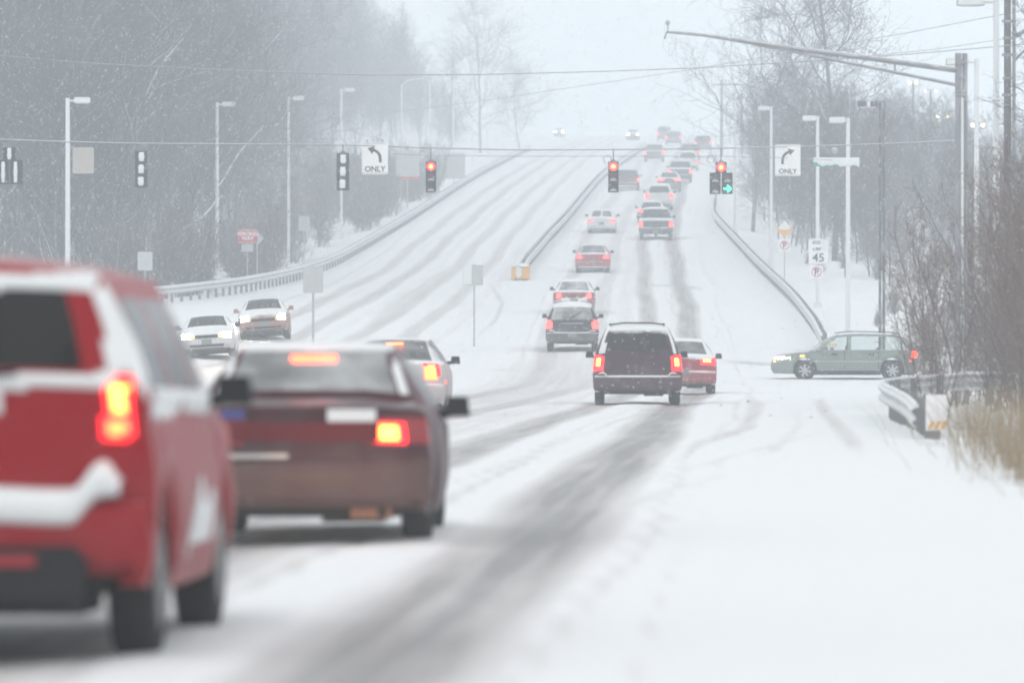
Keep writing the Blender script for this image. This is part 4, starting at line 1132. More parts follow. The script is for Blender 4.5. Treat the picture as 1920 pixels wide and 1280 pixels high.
r_, _, g = post_sign(272, 232, [(258, 0, 472)], 'grey back of a square road sign right above the red SUV roof')
panel_px(r_, g, 272, 232, 258, 472, 286, 507, M_SIGN_BACK)
d = 255
r_, _, g = post_sign(464, d, [(446, 0, 430)], 'red WRONG WAY sign on a post behind the guardrail')
_, c = panel_px(r_, g, 464, d, 446, 430, 483, 456, M_SIGN_RED)
lettering(r_, 'WRONG\nWAY', 0.235, (c[0], c[1] - 0.016, c[2]), M_SIGN_WHITE, 0.008, 1.0)
border(r_, px(483, d) - px(446, d) - 0.06, pz(430, d) - pz(456, d) - 0.06, (c[0], c[1] - 0.014, c[2]), M_SIGN_WHITE, 0.018)
panel_px(r_, g, 464, d, 453, 458, 475, 472, M_SIGN_BACK)
r_, _, g = post_sign(482, 258, [(0, 0, 432)], 'pale diamond sign peeking out behind the WRONG WAY sign')
c = (px(483, 258) - px(482, 258), -0.02, pz(447, 258) - g); plate(r_, c, 0.40, 0.40, M_SIGN_BACK, rot=R(45), corner=0.02)
r_, _, g = post_sign(570, 305, [(0, 0, 404)], 'small grey sign back on a post up by the middle of the guardrail')
panel_px(r_, g, 570, 305, 560, 405, 581, 433, M_SIGN_BACK)
r_, _, g = post_sign(587, 150, [(0, 0, 499)], 'grey square sign back on a thin post in the road behind the maroon car')
panel_px(r_, g, 587, 150, 568, 500, 606, 549, M_SIGN_BACK)
r_, _, g = post_sign(889, 204, [(0, 0, 495)], 'half snow-covered square sign back on a tall thin post at the median')
panel_px(r_, g, 889, 204, 869, 497, 906, 535, M_SIGN_BACK)
MB().box((px(877, 204) - px(889, 204), -0.042, pz(515, 204) - g), (0.28, 0.02, 0.68)).obj('stuck_snow', M_SNOWCAP, r_)
d = 262
r_, _, g = post_sign(1471, d, [(0, 0, 415)], 'yellow diamond warning sign with a no parking sign below it')
c = (0, -0.02, pz(429, d) - g); plate(r_, c, 0.56, 0.56, M_SIGN_YELLOW, rot=R(45), corner=0.03)
sv = MB().prism([(0.0, c[2] + 0.36), (-0.26, c[2] + 0.10), (-0.27, c[2] - 0.02), (0.0, c[2] - 0.06), (0.24, c[2] + 0.0), (0.27, c[2] + 0.10)], -0.06, -0.034); sv.obj('stuck_snow', M_SNOWCAP, r_)
def no_parking(root, c, w, h):
    plate(root, c, w, h, M_SIGN_WHITE, corner=0.03)
    lettering(root, 'P', h * 0.72, (c[0], c[1] - 0.0155, c[2]), M_SIGN_BLACK, 0.012)
    rr = min(w, h) * 0.40; v = []; n = 28
    for k in range(n):
        a = 2 * math.pi * k / n
        v += [(c[0] + rr * math.cos(a), c[1] - 0.017, c[2] + rr * math.sin(a)), (c[0] + (rr - 0.035) * math.cos(a), c[1] - 0.017, c[2] + (rr - 0.035) * math.sin(a))]
    MB().add(v, [(2 * k, 2 * k + 1, (2 * k + 3) % (2 * n), (2 * k + 2) % (2 * n)) for k in range(n)]).obj('red_ring', M_SIGN_RED, root)
    s = rr * 0.72
    MB().add([(c[0] - s - .015, c[1] - 0.0185, c[2] + s), (c[0] - s + .02, c[1] - 0.0185, c[2] + s), (c[0] + s + .015, c[1] - 0.0185, c[2] - s), (c[0] + s - .02, c[1] - 0.0185, c[2] - s)], [(0, 1, 2, 3)]).obj('red_slash', M_SIGN_RED, root)
no_parking(r_, (0, -0.02, pz(460, d) - g), px(1481, d) - px(1459, d), pz(449, d) - pz(471, d))
d = 243.8
r_, _, g = post_sign(1534, d, [(0, 0, 447)], 'white SPEED LIMIT 45 sign with a no parking sign below', post=False)
_, c = panel_px(r_, g, 1534, d, 1516, 447, 1553, 496, M_SIGN_WHITE)
hh = pz(447, d) - pz(496, d); ww = px(1553, d) - px(1516, d)
border(r_, ww - 0.06, hh - 0.06, (c[0], c[1] - 0.014, c[2]), M_SIGN_BLACK, 0.012)
lettering(r_, 'SPEED', 0.20, (c[0], c[1] - 0.0155, c[2] + hh * 0.33), M_SIGN_BLACK, 0.004)
lettering(r_, 'LIMIT', 0.20, (c[0], c[1] - 0.0155, c[2] + hh * 0.09), M_SIGN_BLACK, 0.004)
lettering(r_, '45', 0.50, (c[0], c[1] - 0.0155, c[2] - hh * 0.25), M_SIGN_BLACK, 0.010, 1.05)
sv = MB().prism([(c[0] + ww * .22, c[2] + hh * 0.45), (c[0] + ww * .10, c[2] + hh * 0.33), (c[0] + ww * .18, c[2] + hh * 0.2), (c[0] + ww * .16, c[2] + hh * 0.04), (c[0] + ww * 0.42, c[2] + hh * 0.0), (c[0] + ww * 0.45, c[2] + hh * 0.44)], c[1] - 0.03, c[1] - 0.022); sv.obj('stuck_snow', M_SNOWCAP, r_)
no_parking(r_, (px(1531, d) - px(1534, d), -0.02, pz(510, d) - g), px(1543, d) - px(1519, d), pz(498, d) - pz(522, d))
MB().box((0, 0.04, pz(484, d) - g), (0.10, 0.08, 1.3)).obj('bracket', M_GALV_DARK, r_)
for i, (a, x0, y0, x1, y1, d, lab) in enumerate([(764, 742, 283, 787, 331, 400, 'large pale sign back with snow on top behind the lit red signal'), (851, 830, 287, 872, 335, 432, 'second large pale sign back right of the lit red signal')]):
    r_, _, g = post_sign(a, d, [(0, 0, y0)], lab, 'sign back', post_r=0.05)
    panel_px(r_, g, a, d, x0, y0, x1, y1, M_SIGN_BACK)
r_, _, g = post_sign(752, 392, [(0, 0, 331)], 'small street name blade on a thin post below the large sign back', 'street sign')
panel_px(r_, g, 752, 392, 748, 331, 787, 337, M_SIGN_RED)

# ------------------------------------------------------------------ vehicles
# rows rear -> front: y, top centre z, top edge half width, top edge z, shoulder z, shoulder half width, bow of the end in plan
SEDAN = [(.10, .28, .70, .275, .27, .72, .12), (.02, .36, .80, .355, .35, .82, .12), (0, .50, .82, .49, .48, .845, .14), (.02, .58, .82, .57, .56, .85, .14),
         (.07, .62, .81, .61, .60, .85, .13), (.09, .80, .79, .79, .77, .85, .12), (.14, .96, .76, .94, .90, .84, .10), (.30, 1.0, .74, .975, .93, .845, .04),
         (.62, 1.02, .70, .99, .945, .86, .02), (1.05, 1.25, .60, 1.21, .95, .87, 0), (1.40, 1.38, .55, 1.345, .95, .87, 0), (2.0, 1.41, .56, 1.375, .945, .87, 0),
         (2.6, 1.39, .56, 1.35, .935, .87, 0), (2.95, 1.26, .60, 1.22, .925, .87, 0), (3.40, 1.02, .70, .975, .91, .865, 0), (3.6, .98, .72, .94, .89, .86, 0),
         (4.2, .90, .72, .85, .80, .85, -.05), (4.50, .80, .70, .76, .72, .82, -.12), (4.62, .68, .68, .66, .64, .80, -.15), (4.68, .55, .68, .54, .53, .79, -.16),
         (4.70, .40, .68, .39, .38, .78, -.16), (4.62, .26, .62, .255, .25, .72, -.14)]
SUV = [(.12, .40, .72, .395, .39, .76, .10), (.02, .46, .84, .455, .45, .86, .12), (0, .58, .86, .575, .57, .885, .13), (.01, .67, .86, .665, .66, .89, .13),
       (.03, .70, .86, .695, .69, .89, .13), (.11, .715, .85, .71, .70, .89, .11), (.125, .80, .84, .79, .78, .89, .10), (.14, 1.0, .82, .985, .97, .895, .09), (.17, 1.22, .79, 1.20, 1.12, .895, .08),
       (.24, 1.45, .73, 1.43, 1.14, .895, .07), (.32, 1.64, .66, 1.61, 1.14, .895, .06), (.42, 1.72, .66, 1.64, 1.14, .895, .04), (.9, 1.75, .67, 1.655, 1.13, .90, 0),
       (2.0, 1.75, .67, 1.655, 1.12, .90, 0), (2.6, 1.70, .64, 1.66, 1.10, .90, 0), (3.0, 1.45, .68, 1.41, 1.08, .90, 0), (3.4, 1.14, .75, 1.10, 1.05, .885, 0),
       (3.55, 1.09, .77, 1.05, 1.02, .88, 0), (4.1, 1.02, .76, .98, .93, .86, -.06), (4.30, .90, .74, .86, .84, .84, -.12), (4.38, .70, .74, .69, .68, .82, -.14),
       (4.40, .50, .74, .49, .48, .81, -.14), (4.30, .36, .66, .355, .35, .76, -.12)]
VAN = [(.12, .32, .76, .315, .31, .80, .12), (.02, .40, .88, .395, .39, .90, .14), (0, .52, .90, .51, .50, .93, .15), (.01, .60, .90, .595, .59, .935, .15),
       (.03, .63, .90, .625, .62, .935, .14), (.10, .645, .89, .64, .63, .935, .12), (.12, .75, .88, .74, .73, .935, .11), (.14, 1.0, .86, .985, .97, .94, .10), (.17, 1.16, .83, 1.14, 1.06, .94, .09),
       (.26, 1.42, .76, 1.40, 1.08, .94, .08), (.36, 1.62, .69, 1.59, 1.08, .94, .06), (.48, 1.70, .66, 1.66, 1.08, .94, .04), (1.0, 1.74, .66, 1.70, 1.07, .945, 0),
       (2.6, 1.73, .66, 1.69, 1.05, .945, 0), (3.2, 1.64, .66, 1.60, 1.03, .94, 0), (3.7, 1.36, .70, 1.32, 1.01, .93, 0), (4.2, 1.08, .76, 1.04, .97, .92, 0),
       (4.6, .94, .77, .90, .86, .89, -.08), (4.85, .78, .75, .75, .73, .85, -.16), (4.93, .60, .74, .59, .58, .83, -.18), (4.95, .42, .74, .41, .40, .82, -.18), (4.85, .28, .66, .275, .27, .76, -.15)]
WAGON = [(.10, .28, .70, .275, .27, .74, .12), (.02, .36, .78, .355, .35, .82, .12), (0, .50, .80, .49, .48, .845, .13), (.01, .58, .80, .575, .57, .85, .13),
         (.06, .61, .79, .605, .60, .85, .12), (.08, .75, .78, .74, .72, .855, .11), (.14, .98, .75, .965, .93, .86, .09), (.26, 1.12, .70, 1.10, .95, .865, .06),
         (.48, 1.34, .61, 1.31, .955, .87, .04), (.62, 1.43, .58, 1.39, .955, .87, .02), (1.2, 1.49, .58, 1.45, .955, .875, 0), (2.0, 1.50, .58, 1.46, .95, .875, 0),
         (2.5, 1.47, .58, 1.43, .94, .875, 0), (2.9, 1.33, .61, 1.29, .93, .875, 0), (3.35, 1.07, .68, 1.03, .915, .87, 0), (3.55, .99, .72, .95, .90, .865, 0),
         (4.1, .93, .72, .88, .83, .85, -.05), (4.42, .83, .70, .79, .75, .82, -.12), (4.56, .70, .68, .68, .66, .80, -.15), (4.63, .56, .68, .55, .54, .79, -.16),
         (4.65, .40, .68, .39, .38, .78, -.16), (4.57, .24, .62, .235, .23, .72, -.14)]
PICKUP = [(.14, .46, .80, .455, .45, .84, .04), (.03, .50, .92, .495, .49, .95, .05), (0, .62, .94, .61, .60, .97, .06), (.02, .69, .94, .685, .68, .97, .06),
          (.12, .705, .93, .70, .69, .97, .05), (.135, .80, .92, .795, .79, .97, .05), (.14, 1.10, .92, 1.09, 1.08, .97, .04), (.17, 1.17, .91, 1.165, 1.13, .97, .03),
          (.30, 1.185, .90, 1.18, 1.14, .97, 0), (1.9, 1.19, .90, 1.185, 1.14, .97, 0), (1.96, 1.22, .86, 1.20, 1.14, .97, 0), (2.02, 1.50, .74, 1.48, 1.14, .97, 0),
          (2.12, 1.78, .68, 1.75, 1.14, .97, 0), (2.5, 1.83, .67, 1.79, 1.13, .97, 0), (3.3, 1.81, .67, 1.77, 1.12, .97, 0), (3.7, 1.55, .72, 1.51, 1.11, .97, 0), (4.1, 1.20, .82, 1.16, 1.09, .96, 0),
          (4.3, 1.16, .84, 1.12, 1.07, .96, 0), (5.1, 1.08, .82, 1.04, .99, .93, -.06), (5.35, .90, .80, .88, .86, .90, -.1), (5.45, .65, .80, .64, .63, .88, -.1), (5.45, .48, .78, .475, .47, .86, -.1), (5.35, .38, .7, .375, .37, .80, -.1)]

def components(m):
    lab = np.zeros(m.shape, int); n = 0
    for a, b in zip(*np.nonzero(m)):
        if lab[a, b]: continue
        n += 1; st = [(a, b)]; lab[a, b] = n
        while st:
            i, j = st.pop()
            for u, v in ((i + 1, j), (i - 1, j), (i, j + 1), (i, j - 1)):
                if 0 <= u < m.shape[0] and 0 <= v < m.shape[1] and m[u, v] and not lab[u, v]:
                    lab[u, v] = n; st.append((u, v))
    return lab

class Skin:
    NL, NG, NT = 9, 7, 12
    def __init__(s, rows, L, W, H, wheels, rw, sill, step=0.035):
        if step < 0.03: s.NL, s.NG, s.NT = 14, 12, 30
        A = np.array(rows, float)
        L0, W0, H0 = A[:, 0].max(), A[:, 5].max(), A[:, 1].max()
        s.kx, s.ky, s.kz = W / 2 / W0, L / L0, H / H0
        A[:, [0, 6]] *= s.ky; A[:, [2, 5]] *= s.kx; A[:, [1, 3, 4]] *= s.kz
        s.L, s.W, s.H = L, W, H
        n = len(A)
        tt = np.linspace(0, n - 1, n * 60)
        C = np.stack([pchip(np.arange(n), A[:, k], tt) for k in range(7)], 1)
        arc = np.concatenate([[0], np.cumsum(np.hypot(np.diff(C[:, 0]), np.diff(C[:, 1])))])
        m = max(int(arc[-1] / step), 30)
        q = np.linspace(0, arc[-1], m)
        C = np.stack([np.interp(q, arc, C[:, k]) for k in range(7)], 1)
        y, zt, wt, ze, zs, ws, bow = C.T
        zl = np.interp(y, [0, 0.25, 0.6, L - 0.7, L - 0.3, L], [sill + .06, sill + .05, sill, sill, sill + .02, sill + .02])
        for yw in wheels:
            ra = rw + 0.065
            e = ra * ra - (y - yw) ** 2
            zl = np.where(e > 0, np.maximum(zl, rw + np.sqrt(np.maximum(e, 0))), zl)
        zl = np.minimum(zl, zs - 0.02)
        NL, NG, NT = s.NL, s.NG, s.NT
        cols = []; zone = []
        for k in range(NL):                      # sill -> shoulder
            f = k / NL
            x = ws * (0.955 + 0.06 * math.sin(math.pi * min(1, f * 1.05)) ** 0.8 - 0.0 * f)
            cols.append((x, zl + (zs - zl) * f)); zone.append(0)
        for k in range(NG):                      # shoulder -> roof edge
            f = k / NG
            x = ws * 0.975 + (wt - ws * 0.975) * f + 0.02 * math.sin(math.pi * f)
            cols.append((x, zs + (ze - zs) * f)); zone.append(1)
        for k in range(NT + 1):
            r = 1 - k / NT
            cols.append((wt * r, ze + (zt - ze) * (1 - r ** 2.6))); zone.append(2)
        half = len(cols)
        X = np.stack([np.broadcast_to(c[0], y.shape) for c in cols], 1); Z = np.stack([np.broadcast_to(c[1], y.shape) for c in cols], 1)
        X = np.concatenate([X, -X[:, -2::-1]], 1); Z = np.concatenate([Z, Z[:, -2::-1]], 1)
        Y = y[:, None] + bow[:, None] * np.clip(np.abs(X) / (W / 2), 0, 1) ** 3.0
        s.V = np.stack([X, Y - L / 2, Z], -1)
        zq = zone[:-1]; s.zone = np.array(zq + zq[::-1])
        s.shape = X.shape
        du = np.gradient(s.V, axis=0); dv = np.gradient(s.V, axis=1)
        N = np.cross(dv, du); N /= np.linalg.norm(N, axis=2)[..., None] + 1e-9
        mid = N[len(y) // 2, X.shape[1] // 2]
        s.flip = mid[2] < 0
        if s.flip: N = -N
        s.N = N
        q4 = (s.V[:-1, :-1] + s.V[1:, :-1] + s.V[1:, 1:] + s.V[:-1, 1:]) / 4
        s.cx, s.cy, s.cz = q4[..., 0], q4[..., 1] + L / 2, q4[..., 2]
        s.cz_zone = np.broadcast_to(s.zone[None, :], s.cx.shape)
        wtc = (wt[:-1] + wt[1:])[:, None] / 2
        s.r = np.abs(s.cx) / np.maximum(wtc, 0.05)
        zsc = (zs[:-1] + zs[1:])[:, None] / 2; zec = (ze[:-1] + ze[1:])[:, None] / 2
        s.q = (s.cz - zsc) / np.maximum(zec - zsc, 0.02)
        s.nz = (N[:-1, :-1] + N[1:, 1:])[..., 2] / 2
        s.free = np.ones(s.cx.shape, bool)
        s.slope = np.gradient(zt)[:, None][:-1] / (np.abs(np.gradient(y)[:, None][:-1]) + 1e-4)
    def part(s, mask, name, mat, parent, off=0.0, take=True, pillow=False, sm=True, _whole=True):
        if name == 'body': _whole = False
        m = mask & s.free if take else mask
        if not m.any(): return None
        if take: s.free &= ~m
        if _whole:
            lab = components(m); n = lab.max()
            if n > 1:
                o = None; sizes = np.bincount(lab.ravel())
                for k in range(1, n + 1):
                    if sizes[k] < (12 if pillow else 3) and name != 'body': continue
                    o = s.part(lab == k, name, mat, parent, off, False, pillow, sm, False)
                return o
        i, j = np.nonzero(m); nc = s.shape[1]
        quads = np.stack([i * nc + j, i * nc + j + 1, (i + 1) * nc + j + 1, (i + 1) * nc + j], 1)
        if s.flip: quads = quads[:, ::-1]
        ids, inv = np.unique(quads.ravel(), return_inverse=True)
        V = s.V.reshape(-1, 3)[ids]; N = s.N.reshape(-1, 3)[ids]
        if pillow:
            cnt = np.bincount(inv, minlength=len(ids))
            o = np.where(cnt >= 4, off, 0.004)
            V = V + N * o[:, None]
        elif off: V = V + N * off
        me = mesh_np(name, V, inv.reshape(-1, 4), sm)
        if sm: me.set_sharp_from_angle(angle=R(38))
        return link(name, me, mat, parent)

def wheel_meshes(rw, w, rim_mat, spokes=7):
    k = rw / 0.33
    t = MB().lathe([(-w / 2 + .02, .205 * k), (-w / 2, .235 * k), (-w / 2 + .012, .30 * k), (-w / 2 + .035, .325 * k), (0, .332 * k), (w / 2 - .035, .325 * k), (w / 2 - .012, .30 * k), (w / 2, .235 * k), (w / 2 - .02, .205 * k)], 'x', (0, 0, 0), 28).mesh('tyre', True, 60)
    rm = MB().lathe([(w / 2 - .02, .207 * k), (w / 2 - .008, .20 * k), (w / 2 - .05, .18 * k), (w / 2 - .10, .17 * k)], 'x', (0, 0, 0), 24)
    for i in range(spokes):
        a = 2 * math.pi * i / spokes
        rot = Euler((a, 0, 0)).to_matrix()
        rm.box(rot @ Vector((w / 2 - .025, 0, .115 * k)), (.03, .065 * k, .16 * k), rot)
    rm.lathe([(w / 2 - .005, 0.0), (w / 2 - .005, .045 * k), (w / 2 - .05, .06 * k)], 'x', (0, 0, 0), 14)
    r = rm.mesh('rim', True)
    t.materials.append(M_RUBBER); r.materials.append(rim_mat)
    return t, r

def hash_noise(x, y, z, s, seed):
    return (np.sin(x * s * 2.1 + seed) * np.cos(y * s * 1.7 + seed * 1.3) + np.sin(z * s * 2.7 + x * s + seed * 0.7) + 0.6 * np.sin(x * s * 5.3 - z * s * 4.1 + y * s * 3.3 + seed)) / 2.6

def seat(parent, x, y, z, w=0.46):
    mb = MB()
    mb.box((x, y, z + 0.32), (w, 0.12, 0.60), Euler((R(12), 0, 0)).to_matrix(), 0.82)
    mb.box((x, y - 0.09, z + 0.72), (w * 0.52, 0.09, 0.18), None, 0.85)
    mb.box((x, y + 0.25, z + 0.0), (w, 0.5, 0.14))
    mb.obj('seat', M_SEAT, parent)

def vehicle(name, label, cat, rows, L, W, H, x, d, heading, paint, wheels, rw=0.33, sill=0.24, glass_m=None, rear_glass=None, lights=None, light_fn=None,
            windows=None, rear_win=None, front_win=None, snow=None, extras=None, step=0.035, facing=1, group=None, rim=None, mirrors=True, mirror_mat=None,
            snow_seed=0, interior=True, side_snow=None, pitch=None, roof_paint=None, bumper=None, lamps_front=None, plate_z=0.62, mirror_y=0.66, mirror_z=None, dz=0.0, plate=True):
    glass_m = glass_m or M_GLASS; rear_glass = rear_glass or glass_m
    g = Tf(x, d) + dz
    root = empty(name, (x, d, g))
    e = 2.0
    sl = (Tf(x, d + e) - Tf(x, d - e)) / (2 * e)
    sr = (Tf(x + 0.8, d) - Tf(x - 0.8, d)) / 1.6
    hd = -R(heading)
    root.rotation_mode = 'ZXY'
    root.rotation_euler = (math.atan(sl) * math.cos(hd), -math.atan(sr) * math.cos(hd), hd)
    S = Skin(rows, L, W, H, wheels, rw, sill, step)
    z1, z2 = S.cz_zone == 1, S.cz_zone == 2
    cx, cy, cz, r, q_ = S.cx, S.cy, S.cz, S.r, S.q
    if rear_win: S.part(z2 & rear_win(cx, cy, cz, r, q_), 'rear_window', rear_glass, root)
    if front_win: S.part(z2 & front_win(cx, cy, cz, r, q_), 'windscreen', glass_m, root)
    for fn in (windows or []):
        for sg in (1, -1):
            S.part(z1 & (cx * sg > 0) & fn(cx, cy, cz, r, q_), 'side_window', glass_m, root)
    for nm, mt, fn, off in (lights or []):
        for sg in ((1, -1) if nm not in ('brake_light_bar',) else (1,)):
            mk = fn(cx, cy, cz, r, q_) & (S.cz_zone >= 0)
            if nm != 'brake_light_bar': mk = mk & (cx * sg > 0)
            S.part(mk, nm, mt, root, off)
    if bumper:
        S.part((cz < bumper[0]) & (cy < bumper[1]), 'rear_bumper', bumper[2], root, 0.0)
    if roof_paint is not None:
        S.part(((S.cz_zone >= 1)) & (cz > roof_paint[1]), 'roof', roof_paint[0], root)
    S.part(S.free.copy(), 'body', paint, root)
    for nm, fn, off in (snow or []):
        nz = hash_noise(cx, cy, cz, 3.0, snow_seed)
        S.part(fn(cx, cy, cz, r, q_, S.nz, nz), nm, M_SNOWCAP, root, off, take=False, pillow=True)
    # underside
    ub = MB().box((0, -0.06, (sill + 0.62) / 2 + 0.02), (W - 0.46, L - 0.55, 0.58 - sill + 0.06))
    for yw in wheels: ub.box((0, yw - L / 2, rw), (W - 0.5, 0.10, 0.10))
    ub.box((W * 0.18, -L / 2 + 0.42, sill + 0.05), (0.42, 0.30, 0.16))
    ub.tube([(W * 0.30, -L / 2 + 0.4, sill + 0.04), (W * 0.30, -L / 2 + 0.10, sill + 0.04)], 0.035, 8)
    ub.obj('underbody', M_UNDER, root)
    bm_ = MB().lathe([(0.03, 0.0), (0.03, rw * 0.555), (0.0, rw * 0.56)], 'x', (0, 0, 0), 20).mesh('hub_shade'); bm_.materials.append(M_UNDER)  # dark disc standing in for the shade behind the spokes
    tm, rm = wheel_meshes(rw, 0.215, rim or M_RIM_DIRTY)
    for yw in wheels:
        for sg in (1, -1):
            we = empty('wheel', (sg * (W / 2 - 0.135), yw - L / 2, rw), root)
            if sg < 0: we.rotation_euler = (0, 0, math.pi)
            link('tyre', tm, None, we); link('rim', rm, None, we); link('hub_shade', bm_, None, we)
    if mirrors:
        my = L * mirror_y - L / 2; mz = mirror_z or H * 0.70
        for sg in (1, -1):
            mb = MB()
            mb.box((sg * (W / 2 + 0.09), my, mz + 0.03), (0.18, 0.10, 0.14), None, 0.82)
            mb.box((sg * (W / 2 - 0.02), my + 0.02, mz - 0.02), (0.10, 0.06, 0.06))
            mb.obj('mirror', mirror_mat or M_BLACKTRIM, root)
    if plate: MB().box((0, (-L / 2 - 0.004) if facing > 0 else (L / 2 + 0.004), plate_z), (0.32, 0.02, 0.16)).obj('number_plate', M_PLATE, root)
    if interior:
        ib = H * 0.33
        for sg in (1, -1): seat(root, sg * W * 0.21, L * 0.50 - L / 2, ib)
        MB().box((0, L * 0.29 - L / 2, ib + 0.28), (W * 0.66, 0.14, 0.52), Euler((R(14), 0, 0)).to_matrix()).obj('rear_seat', M_SEAT, root)
        MB().box((0, L * 0.66 - L / 2, ib + 0.36), (W * 0.76, 0.35, 0.22)).obj('dashboard', M_SEAT, root)
    if extras: extras(root, S)
    return tag(root, label, cat, group)

def paint_m(name, col, patch=0.3, patch_scale=2.0, dirt=0.55, rough=0.35, up=0.45, metal=0.0):
    return snowed(name, col, rough, metal, up=up, amount=0.92, scale=3.0, patch=patch, patch_scale=patch_scale, coat=0.0, dirt=dirt)

def near_lane(lane, d): return float(pchip(*lane, d))
def lane_head(lane, d): return math.degrees(math.atan2(near_lane(lane, d + 3) - near_lane(lane, d - 3), 6.0))

# windows shared by body types
def sedan_windows(L):
    k = L / 4.7
    return dict(rear_win=lambda x, y, z, r, q: (y > .66 * k) & (y < 1.36 * k) & (r < .90) & (z > .98),
                front_win=lambda x, y, z, r, q: (y > 2.66 * k) & (y < 3.38 * k) & (r < .92) & (z > .98),
                windows=[lambda x, y, z, r, q: (q > .06) & (q < .86) & (y > (1.02 + .42 * q) * k) & (y < 1.90 * k),
                         lambda x, y, z, r, q: (q > .06) & (q < .86) & (y > 1.98 * k) & (y < (3.16 - .50 * q) * k)])
def suv_windows(L, H, rear_lo, rear_hi, rw_=.84):
    k = L / 4.4; kz = H / 1.75
    return dict(rear_win=lambda x, y, z, r, q: (y < .7 * k) & (z > rear_lo * kz) & (z < rear_hi * kz) & (r < rw_),
                front_win=lambda x, y, z, r, q: (y > 2.68 * k) & (y < 3.38 * k) & (r < .90),
                windows=[lambda x, y, z, r, q: (q > .10) & (q < .84) & (y > (.42 + .12 * q) * k) & (y < 1.20 * k),
                         lambda x, y, z, r, q: (q > .06) & (q < .84) & (y > 1.32 * k) & (y < 2.05 * k),
                         lambda x, y, z, r, q: (q > .06) & (q < .84) & (y > 2.15 * k) & (y < (3.14 - .46 * q) * k)])
def tail(z0, z1, x0, mat, ymax=0.30, off=0.008, name='tail_light', x1=9):
    return (name, mat, lambda x, y, z, r, q: (z > z0) & (z < z1) & (np.abs(x) > x0) & (np.abs(x) < x1) & (y < ymax), off)
def head(z0, z1, x0, mat, L, x1=9, dy=0.45, name='headlight', off=0.008):
    return (name, mat, lambda x, y, z, r, q: (z > z0) & (z < z1) & (np.abs(x) > x0) & (np.abs(x) < x1) & (y > L - dy), off)
roof_snow = ('roof_snow', lambda x, y, z, r, q, nz, n: (nz > .93) & (z > 1.25) & (r < .95 + .05 * n), 0.03)
def box_strip(root, nm, c, d, mat): return MB().box(c, d).obj(nm, mat, root)

def beam(parent, x, y, z, facing, power, col=(1.0, 0.62, 0.36), spot=28):
    ld = bpy.data.lights.new('headlight_beam', 'SPOT'); ld.energy = power; ld.color = col; ld.spot_size = R(spot); ld.spot_blend = 0.9; ld.shadow_soft_size = 0.06
    o = bpy.data.objects.new('headlight_beam', ld); COL.objects.link(o); o.parent = parent
    o.location = (x, y, z); o.rotation_euler = (R(87.4), 0, 0)
    return o

# --- 1 the big red SUV in front
P_SUV = paint_m('red_suv_paint', (0.27, 0.004, 0.009), patch=0.10, patch_scale=2.2, dirt=0.10, up=1.05)
def suv_extra(root, S):
    L, W = S.L, S.W
    # bumper ledge snow: a thick bank that steps up towards the lamps
    prof = [(0.03, -0.01), (-0.012, 0.0), (-0.032, 0.03), (-0.034, 0.09), (-0.012, 0.13), (0.05, 0.145), (0.13, 0.15)]
    vv = []; a, b = 61, len(prof)
    for i in range(a):
        u = i / (a - 1) * 2 - 1; xx = u * 0.79
        rise = 0.115 * float(smooth(0.58, 0.70, abs(xx))); end = 1 - float(smooth(0.72, 0.79, abs(xx))) * 0.6
        y0 = -L / 2 + 0.13 * abs(xx / (W / 2)) ** 3
        for dy, dz_ in prof:
            vv.append((xx, y0 + dy, 0.63 + rise + dz_ * end + 0.006 * math.sin(9 * xx)))
    link('bumper_snow', mesh_np('bumper_snow', vv, grid_faces(a, b), True), M_SNOWCAP, root)
    lo = MB(); lo.prism([(-0.62, 0.30), (0.62, 0.30), (0.66, 0.46), (0.60, 0.53), (-0.60, 0.53), (-0.66, 0.46)], -L / 2 - 0.012, -L / 2 + 0.08); lo.obj('valance', M_BLACKTRIM, root)
    box_strip(root, 'reflector', (0.33, -L / 2 - 0.018, 0.47), (0.22, 0.012, 0.05), M_TAIL_OFF)
    box_strip(root, 'reflector', (-0.33, -L / 2 - 0.018, 0.47), (0.22, 0.012, 0.05), M_TAIL_OFF)
    MB().box((0, -L / 2 + 0.5, 0.38), (1.24, 0.7, 0.30)).obj('dark_underbody_box', M_UNDER, root)  # extra underbody box, added to darken the gap below the bumper
    MB().tube([(0.0, -L / 2 + 0.12, 1.24), (0.34, -L / 2 + 0.115, 1.27)], 0.014, 6).obj('wiper', M_BLACKTRIM, root)
    for sg in (1, -1): beam(root, sg * 0.6, L / 2 + 0.05, 0.64, 1, 1100, spot=9)
d = 26.4
